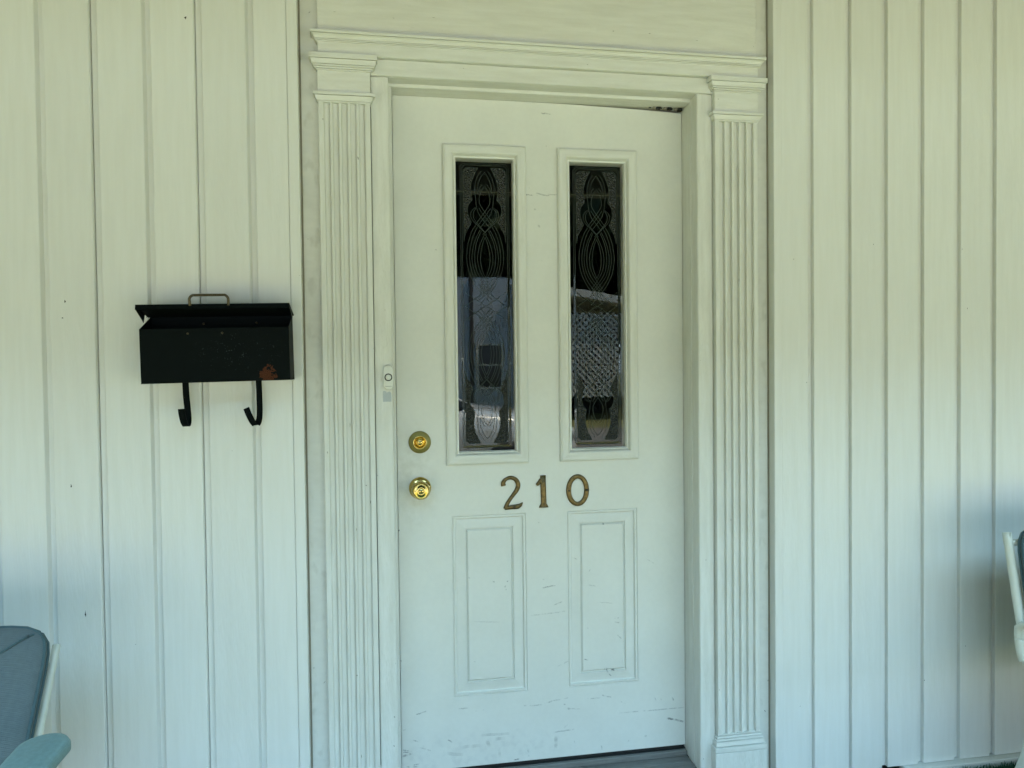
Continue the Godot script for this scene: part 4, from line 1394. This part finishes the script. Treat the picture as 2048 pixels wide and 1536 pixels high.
func build_setting() -> void:
	# ground, drive, lawn beyond
	slab("ground", Vector3(-90, GROUND - 1.0, -40), Vector3(90, GROUND, 120), M.lawn)
	slab("road", Vector3(-60, GROUND - 0.5, 5.0), Vector3(60, GROUND + 0.006, 16.8), M.pavement)
	# porch floor and its carpet
	slab("porch_floor", Vector3(-4.2, GROUND + 0.002, 0.02), Vector3(5.4, FLOOR - 0.008, 1.76), M.threshold)
	var c := thing("outdoor_carpet", "green outdoor carpet covering the porch floor", "carpet", Vector3.ZERO)
	var st := begin()
	box(st, Vector3(-4.1, FLOOR - 0.0075, 0.265), Vector3(0.98, FLOOR, 1.72))
	box(st, Vector3(0.9805, FLOOR - 0.0075, 0.180), Vector3(5.3, FLOOR - 0.0002, 1.72))
	done("backing", st, M.carpet, c)
	var blade := begin()
	quad(blade, Vector3(-0.0009, 0, 0), Vector3(0.0009, 0, 0), Vector3(0.0005, 0.011, 0.003), Vector3(-0.0005, 0.011, 0.003))
	blade.generate_normals()
	var mm := MultiMesh.new()
	mm.transform_format = MultiMesh.TRANSFORM_3D
	mm.mesh = blade.commit()
	mm.instance_count = 26000
	for i in mm.instance_count:
		var b := Basis(Vector3.UP, rng.randf() * TAU) * Basis(Vector3.RIGHT, rng.randf_range(-0.5, 0.5))
		b = b.scaled(Vector3.ONE * rng.randf_range(0.7, 1.4))
		mm.set_instance_transform(i, Transform3D(b, Vector3(rng.randf_range(1.20, 2.5), FLOOR - 0.001, 0.176 + 0.36 * rng.randf())))
	var mi := MultiMeshInstance3D.new()
	mi.name = "pile"
	mi.multimesh = mm
	mi.material_override = M.pile
	mi.set_meta("kind", "stuff")
	c.add_child(mi)
	# skirting along the foot of the right-hand siding
	st = begin()
	box(st, Vector3(1.587, FLOOR - 0.006, 0.128), Vector3(5.2, -0.0665, 0.170), 0.002)
	var sk := done("skirting_board", st, M.trim_across, self)
	tag(sk, "white skirting board along the foot of the siding above green carpet", "skirting board")
	# walls behind the siding, dark room behind the glass
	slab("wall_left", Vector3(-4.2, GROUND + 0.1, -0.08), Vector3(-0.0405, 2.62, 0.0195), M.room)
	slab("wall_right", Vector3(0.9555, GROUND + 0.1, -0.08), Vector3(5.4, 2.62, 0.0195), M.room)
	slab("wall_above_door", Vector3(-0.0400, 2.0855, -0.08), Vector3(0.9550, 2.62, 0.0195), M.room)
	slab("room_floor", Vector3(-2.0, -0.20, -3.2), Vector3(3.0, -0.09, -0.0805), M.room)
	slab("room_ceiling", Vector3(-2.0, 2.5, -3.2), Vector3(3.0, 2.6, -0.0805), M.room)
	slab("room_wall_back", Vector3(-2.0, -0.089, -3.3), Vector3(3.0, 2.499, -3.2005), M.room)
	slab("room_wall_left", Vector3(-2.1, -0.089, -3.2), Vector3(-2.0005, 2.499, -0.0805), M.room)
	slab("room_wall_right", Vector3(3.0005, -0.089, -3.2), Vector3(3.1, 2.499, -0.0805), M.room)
	# porch roof
	var pr := thing("porch_roof", "white boarded porch roof with a deep front beam", "porch roof", Vector3.ZERO)
	st = begin()
	box(st, Vector3(-4.3, 2.46, 0.20), Vector3(5.5, 2.50, 1.95))
	done("ceiling", st, M.ceiling, pr)
	st = begin()
	box(st, Vector3(-4.2, 2.15, 1.60), Vector3(5.4, 2.459, 1.74), 0.004)
	done("beam", st, M.ceiling, pr)
	st = begin()
	along_x(st, [Vector2(2.00, 2.505), Vector2(2.00, 2.56), Vector2(-4.0, 4.6), Vector2(-4.0, 2.62), Vector2(0.19, 2.625), Vector2(0.19, 2.505)], -4.6, 5.8)
	done("roof_deck", st, M.roofing, pr)
	for i in 2:
		var x: float = [-2.1, 3.6][i]
		var po := thing("porch_post", ["square white porch post at the far left of the porch", "square white porch post at the far right of the porch"][i], "post", Vector3(x, FLOOR, 1.67), "porch posts")
		st = begin()
		box(st, Vector3(-0.055, -0.004, -0.055), Vector3(0.055, 2.234, 0.055), 0.004)
		done("shaft", st, M.far_white, po)
		st = begin()
		box(st, Vector3(-0.075, -0.004, -0.068), Vector3(0.075, 0.12, 0.068), 0.004)
		done("base", st, M.far_white, po)

func build_far_house() -> void:
	var h := thing("neighbour_house", "pale blue neighbouring house with a latticed side porch across the road", "house", Vector3(0, GROUND, 0))
	var z := 20.5
	var st := begin()
	box(st, Vector3(-9.0, 0, z), Vector3(4.0, 4.35, z + 7.0))
	done("wall", st, M.far_siding, h)
	st = begin()
	for i in 21:
		box(st, Vector3(-9.02, 0.1 + i * 0.2, z - 0.02), Vector3(4.02, 0.29 + i * 0.2, z - 0.004))
	var cl := done("clapboards", st, M.far_siding, h)
	cl.set_meta("kind", "stuff")
	st = begin()
	along_x(st, [Vector2(z - 0.03, 4.352), Vector2(z + 3.5, 4.62), Vector2(z + 7.3, 4.352)], -9.4, 4.4)
	done("roof", st, M.roofing, h)
	for x in [-5.0, -1.5, 3.3]:
		st = begin()
		box(st, Vector3(x - 0.42, 0.95, z - 0.06), Vector3(x + 0.42, 2.35, z - 0.021), 0.01)
		var w := done("window", st, M.far_white, h)
		st = begin()
		box(st, Vector3(x - 0.34, 1.03, z - 0.068), Vector3(x + 0.34, 1.66, z - 0.061))
		box(st, Vector3(x - 0.34, 1.72, z - 0.068), Vector3(x + 0.34, 2.27, z - 0.061))
		done("pane", st, M.far_glass, w)
	st = begin()
	box(st, Vector3(2.70, 0.1, z - 0.12), Vector3(2.80, 4.34, z - 0.021), 0.01)
	done("downspout", st, M.roofing, h)
	# porch with a sloping roof and lattice
	var x0 := 5.0
	var x1 := 9.6
	st = begin()
	var a := Vector3(4.2, 3.35, z - 1.2)
	for q in [[0.0, 0.0]]:
		quad(st, Vector3(4.0, 4.15, z - 1.3), Vector3(10.0, 3.20, z - 1.3), Vector3(10.0, 3.20, z + 3), Vector3(4.0, 4.15, z + 3))
		quad(st, Vector3(4.0, 3.93, z - 1.3), Vector3(10.0, 2.98, z - 1.3), Vector3(10.0, 3.20, z - 1.3), Vector3(4.0, 4.15, z - 1.3))
		quad(st, Vector3(4.0, 3.93, z + 3), Vector3(10.0, 2.98, z + 3), Vector3(10.0, 2.98, z - 1.3), Vector3(4.0, 3.93, z - 1.3))
	done("porch_slope", st, M.far_white, h)
	st = begin()
	box(st, Vector3(4.05, 0, z + 2.4), Vector3(9.9, 2.95, z + 2.5))
	done("porch_back", st, M.roofing, h)
	var lat := group_node("lattice_screen", h)
	st = begin()
	var top := 3.2
	var foot := 0.7
	var w2 := 0.068
	for dir in [-1.0, 1.0]:
		var n := -30
		while n < 90:
			var xs := x0 + n * 0.19
			# diagonal slat from the bottom edge, clipped to the screen
			var p0 := Vector2(xs, foot)
			var p1 := Vector2(xs + dir * (top - foot), top)
			var t0 := 0.0
			var t1 := 1.0
			var dx := p1.x - p0.x
			var ta := (x0 - p0.x) / dx
			var tb := (x1 - p0.x) / dx
			t0 = max(t0, min(ta, tb))
			t1 = min(t1, max(ta, tb))
			if t1 > t0 + 0.02:
				var e0 := p0.lerp(p1, t0)
				var e1 := p0.lerp(p1, t1)
				var zz: float = z - 1.0 + dir * 0.008
				var s := Vector2(-(e1 - e0).y, (e1 - e0).x).normalized() * w2 * 0.5
				quad(st, Vector3(e0.x - s.x, e0.y - s.y, zz), Vector3(e1.x - s.x, e1.y - s.y, zz), Vector3(e1.x + s.x, e1.y + s.y, zz), Vector3(e0.x + s.x, e0.y + s.y, zz))
			n += 1
	var sl := done("slats", st, M.far_white, lat)
	sl.set_meta("kind", "stuff")
	for x in [x0, (x0 + x1) * 0.5, x1]:
		st = begin()
		box(st, Vector3(x - 0.05, 0, z - 1.06), Vector3(x + 0.05, 3.25, z - 0.94))
		done("screen_post", st, M.far_white, lat)

func build_car() -> void:
	# parked along the wall on the drive, nose to the right; only its reflection shows
	var t := thing("parked_car", "pale silver car parked across from the door, mirrored in its glass", "car", Vector3(0.0, GROUND + 0.006, 7.45))
	t.scale = Vector3.ONE * 1.12
	# stations: x, bottom, belt/top height, half width
	var S := [[2.12, 0.42, 0.62, 0.52], [2.05, 0.28, 0.74, 0.70], [1.85, 0.22, 0.86, 0.80], [1.4, 0.20, 0.95, 0.86], [0.85, 0.20, 1.02, 0.89], [0.5, 0.20, 1.04, 0.90], [-0.4, 0.20, 1.05, 0.91], [-1.3, 0.20, 1.06, 0.90], [-1.9, 0.24, 1.06, 0.86], [-2.25, 0.34, 1.0, 0.76], [-2.32, 0.45, 0.9, 0.66]]
	var st := begin(true)
	var rings: Array = []
	for s in S:
		var ring: Array = []
		for q in [[0.0, 1.0, 0.035], [0.55, 1.0, 0.025], [0.85, 1.0, -0.015], [0.97, 0.9, 0.0], [1.0, 0.62, 0.0], [0.985, 0.35, 0.0], [0.94, 0.0, 0.0], [0.6, 0.0, -0.02], [0.0, 0.0, -0.02]]:
			ring.append(Vector3(s[0], lerp(s[1], s[2], q[1]) + q[2], q[0] * s[3]))
		for k in range(7, 0, -1):
			ring.append(Vector3(ring[k].x, ring[k].y, -ring[k].z))
		rings.append(ring)
	for i in range(rings.size() - 1):
		for k in rings[0].size():
			var k2: int = (k + 1) % rings[0].size()
			quad(st, rings[i][k], rings[i][k2], rings[i + 1][k2], rings[i + 1][k])
	for e in [0, rings.size() - 1]:
		for k in range(1, rings[0].size() - 1):
			tri(st, rings[e][0], rings[e][k], rings[e][k + 1])
	done("body", st, M.car, t)
	# glasshouse and roof
	var G := [[0.95, 1.0, 0.74], [0.15, 1.46, 0.60], [-0.5, 1.52, 0.60], [-1.3, 1.48, 0.58], [-2.05, 1.03, 0.70]]
	st = begin()
	for i in range(G.size() - 1):
		var a: Array = G[i]
		var b: Array = G[i + 1]
		for s in [-1.0, 1.0]:
			quad(st, Vector3(a[0], 1.02, s * 0.80), Vector3(b[0], 1.02, s * 0.80), Vector3(b[0], b[1], s * b[2]), Vector3(a[0], a[1], s * a[2]))
		if i == 0 or i == G.size() - 2:
			quad(st, Vector3(a[0], a[1], -a[2]), Vector3(a[0], a[1], a[2]), Vector3(b[0], b[1], b[2]), Vector3(b[0], b[1], -b[2]))
	done("windows", st, M.far_glass, t)
	st = begin(true)
	for i in [1, 2]:
		var a: Array = G[i]
		var b: Array = G[i + 1]
		quad(st, Vector3(a[0], a[1] + 0.01, -a[2]), Vector3(a[0], a[1] + 0.01, a[2]), Vector3(b[0], b[1] + 0.01, b[2]), Vector3(b[0], b[1] + 0.01, -b[2]))
	for s in [-1.0, 1.0]:
		for i in range(G.size() - 1):
			tube(st, [Vector3(G[i][0], G[i][1], s * G[i][2]), Vector3(G[i + 1][0], G[i + 1][1], s * G[i + 1][2])], 0.03, 8)
		tube(st, [Vector3(-0.5, 1.02, s * 0.81), Vector3(-0.5, 1.52, s * 0.60)], 0.03, 8)
	done("roof", st, M.car, t)
	for s in [-1.0, 1.0]:
		st = begin(true)
		var pts: Array = []
		for i in 9:
			var a := TAU * i / 8.0
			pts.append(Vector3(0.55 + cos(a) * 0.02, 1.10 + sin(a) * 0.035, s * 0.99))
		tube(st, pts, 0.05, 8)
		tube(st, [Vector3(0.56, 1.05, s * 0.86), Vector3(0.55, 1.08, s * 0.99)], 0.02, 6)
		done("wing_mirror", st, M.car_dark, t)
		st = begin(true)
		box(st, Vector3(1.72, 0.66, s * 0.60 - 0.14), Vector3(2.07, 0.78, s * 0.60 + 0.14), 0.03)
		done("headlight", st, M.lamp_lens, t)
		st = begin()
		box(st, Vector3(-1.9, 0.16, s * 0.89 - 0.025), Vector3(1.8, 0.34, s * 0.89 + 0.025), 0.02)
		done("sill", st, M.car_dark, t)
		for x in [1.32, -1.38]:
			var w := group_node("wheel", t)
			st = begin(true)
			for k in 28:
				var a0 := TAU * k / 28.0
				var a1 := TAU * (k + 1) / 28.0
				for q in [[0.20, 0.0, 0.315, 0.0], [0.315, 0.0, 0.33, 0.03], [0.33, 0.03, 0.33, 0.19], [0.33, 0.19, 0.30, 0.22]]:
					var z0: float = s * (0.93 - q[1])
					var z1: float = s * (0.93 - q[3])
					quad(st, Vector3(x + cos(a0) * q[0], 0.332 + sin(a0) * q[0], z0), Vector3(x + cos(a1) * q[0], 0.332 + sin(a1) * q[0], z0), Vector3(x + cos(a1) * q[2], 0.332 + sin(a1) * q[2], z1), Vector3(x + cos(a0) * q[2], 0.332 + sin(a0) * q[2], z1))
			done("tyre", st, M.car_dark, w)
			st = begin(true)
			for k in 28:
				var a0 := TAU * k / 28.0
				var a1 := TAU * (k + 1) / 28.0
				quad(st, Vector3(x + cos(a0) * 0.03, 0.332 + sin(a0) * 0.03, s * 0.90), Vector3(x + cos(a1) * 0.03, 0.332 + sin(a1) * 0.03, s * 0.90), Vector3(x + cos(a1) * 0.20, 0.332 + sin(a1) * 0.20, s * 0.925), Vector3(x + cos(a0) * 0.20, 0.332 + sin(a0) * 0.20, s * 0.925))
			done("rim", st, M.car, w)

func build_trees() -> void:
	# x, z, height, crown radius, label
	var spots := [[-10.0, 38.0, 17.0, 7.0, "leafy tree in the second row behind the blue house's left end"], [-2.0, 39.0, 18.0, 7.0, "leafy tree in the second row behind the blue house's middle"], [6.0, 38.5, 18.0, 7.0, "leafy tree in the second row between house and lattice porch"], [13.0, 38.0, 17.0, 7.0, "leafy tree in the second row right of the lattice porch"], [-14.0, 31.0, 18.0, 6.0, "leafy tree behind the far left corner of the blue house"], [-6.5, 33.5, 20.2, 6.5, "leafy tree behind the left half of the blue house"], [1.5, 32.0, 19.5, 6.2, "leafy tree behind the right half of the blue house"], [8.5, 33.0, 20.7, 6.8, "tallest leafy tree, behind the lattice porch"], [16.0, 31.0, 18.8, 6.2, "leafy tree just right of the lattice porch"], [23.5, 29.0, 19.5, 6.5, "leafy tree two trunks right of the lattice porch"], [29.0, 21.0, 19.5, 6.8, "leafy tree beside the road on the far right"], [-21.0, 26.0, 19.5, 6.8, "leafy tree beside the road on the far left"], [-24.0, 15.5, 18.0, 6.5, "leafy tree at the left end of the road"], [28.0, 10.0, 18.0, 6.5, "leafy tree at the right end of the road"], [-11.0, 6.0, 15.0, 5.8, "leafy tree in the yard left of the porch"], [21.0, 2.0, 16.5, 6.2, "leafy tree in the yard right of the porch"]]
	for i in spots.size():
		var s: Array = spots[i]
		var t := thing("tree", s[4], "tree", Vector3(s[0], GROUND, s[1]), "trees beyond the road")
		var st := begin(true)
		tube(st, [Vector3(0, 0, 0), Vector3(0.1, s[2] * 0.25, 0.05), Vector3(0, s[2] * 0.6, 0)], 0.24, 8)
		for k in 5:
			var a := k * 1.26 + i
			tube(st, [Vector3(0.05, s[2] * (0.22 + 0.06 * k), 0), Vector3(cos(a) * s[3] * 0.5, s[2] * (0.42 + 0.06 * k), sin(a) * s[3] * 0.5)], 0.09, 6)
		done("trunk", st, M.bark, t)
		var clumps: Array = []
		for k in 100:
			var d := Vector3(rng.randfn(), rng.randfn(), rng.randfn()).normalized() * pow(rng.randf(), 0.45)
			clumps.append(Vector3(d.x * s[3], s[2] * 0.52 + d.y * s[2] * 0.47, d.z * s[3]))
		var crown := begin()
		for k in 9000:
			var c: Vector3 = clumps[k % clumps.size()]
			var p := c + Vector3(rng.randfn(), rng.randfn() * 0.7, rng.randfn()) * 0.8
			var b := Basis.from_euler(Vector3(rng.randf() * TAU, rng.randf() * TAU, rng.randf() * TAU)).scaled(Vector3.ONE * rng.randf_range(1.5, 2.9))
			quad(crown, p + b * Vector3(-0.16, 0, 0), p + b * Vector3(0, -0.03, 0.05), p + b * Vector3(0.16, 0, 0), p + b * Vector3(0, 0.30, -0.04))
		done("crown", crown, M.leaf, t)

# ------------------------------------------------------------------ scene

func _ready() -> void:
	rng.seed = 7
	# camera
	var cam := Camera3D.new()
	cam.name = "camera"
	add_child(cam)
	cam.position = Vector3(-0.0537, 1.2296, 2.3069)
	cam.rotation_degrees = Vector3(-1.307, -10.022, -0.658)
	cam.fov = 53.54
	cam.near = 0.05
	cam.far = 400.0
	cam.current = true
	# sky and exposure
	var we := WorldEnvironment.new()
	we.name = "environment"
	var env := Environment.new()
	env.background_mode = Environment.BG_SKY
	var sky := Sky.new()
	var sm := ProceduralSkyMaterial.new()
	sm.sky_top_color = Color(0.52, 0.715, 0.83)
	sm.sky_horizon_color = Color(0.80, 0.90, 0.95)
	sm.sky_curve = 0.25
	sm.ground_bottom_color = Color(0.2, 0.22, 0.15)
	sm.ground_horizon_color = Color(0.80, 0.90, 0.95)
	sky.sky_material = sm
	env.sky = sky
	env.background_energy_multiplier = 2.1
	env.tonemap_mode = Environment.TONE_MAPPER_LINEAR
	env.tonemap_exposure = 4.5
	env.sdfgi_enabled = true
	env.ssao_enabled = true
	env.ssil_enabled = true
	we.environment = env
	add_child(we)
	# sun, high over the yard; the porch roof keeps it off the wall
	var sun := DirectionalLight3D.new()
	sun.name = "sun"
	add_child(sun)
	sun.light_energy = 1.6
	sun.light_color = Color(1.0, 0.95, 0.84)
	sun.light_angular_distance = 0.5
	sun.shadow_enabled = true
	sun.look_at_from_position(Vector3(5.0, 10.0, -2.4), Vector3.ZERO)

	make_materials()
	build_setting()
	var lefts: Array = []
	# measured groove positions, carried on beyond the frame with small irregularities
	for i in range(24, 0, -1):
		lefts.append(-0.8905 - 0.1300 * i + 0.0012 * sin(i * 2.1))
	lefts.append_array([-0.8905, -0.7617, -0.6308, -0.5027, -0.3701])
	lefts.append(-0.2830 + 0.0195)
	siding_wall("white vertical siding left of the door, behind the black mailbox", lefts, FLOOR, 2.60, 0, [[-0.541, 2.166, 0.004, 0.0042], [-0.853, 1.413, 0.0022, 0.0045], [-0.860, 1.370, 0.0022, 0.0022], [-0.822, 0.590, 0.0022, 0.011], [-0.849, 0.930, 0.0018, 0.006], [-0.700, 0.50, 0.0012, 0.0014], [-0.655, 1.372, 0.0016, 0.0016], [-0.445, 1.010, 0.0012, 0.0012]])
	var rights: Array = [1.1710]
	rights.append_array([1.2797, 1.4086, 1.5348, 1.6633, 1.7960, 1.9257])
	for i in 25:
		rights.append(1.9257 + 0.1297 * (i + 1) + 0.0012 * sin(i * 1.7))
	siding_wall("white vertical siding right of the door, above the green carpet", rights, -0.0645, 2.60, 1, [[1.2125, 1.55, 0.0018, 0.0018], [1.255, 1.17, 0.0016, 0.0016], [1.485, 1.60, 0.0018, 0.0018], [1.80, 1.59, 0.0016, 0.0016], [1.82, 1.40, 0.0015, 0.003], [1.665, 0.205, 0.0022, 0.0022], [1.815, 0.305, 0.0018, 0.0018], [1.23, 0.16, 0.0016, 0.0016]])
	build_channels()
	build_surround()
	build_door()
	build_numbers()
	build_bell()
	build_mailbox()
	build_chair("patio chair with a thick blue-grey cushion under the mailbox", -0.783, -1.0, Vector2(0.607, 0.43), 0.66, 0.0085, 0.075, 0.478, true)
	build_chair("white tube-framed patio chair with a teal cushion at the right edge", 1.775, 1.0, Vector2(0.722, 0.352), 0.20, 0.0125, 0.05, 0.470, false)
	build_far_house()
	build_car()
	build_trees()
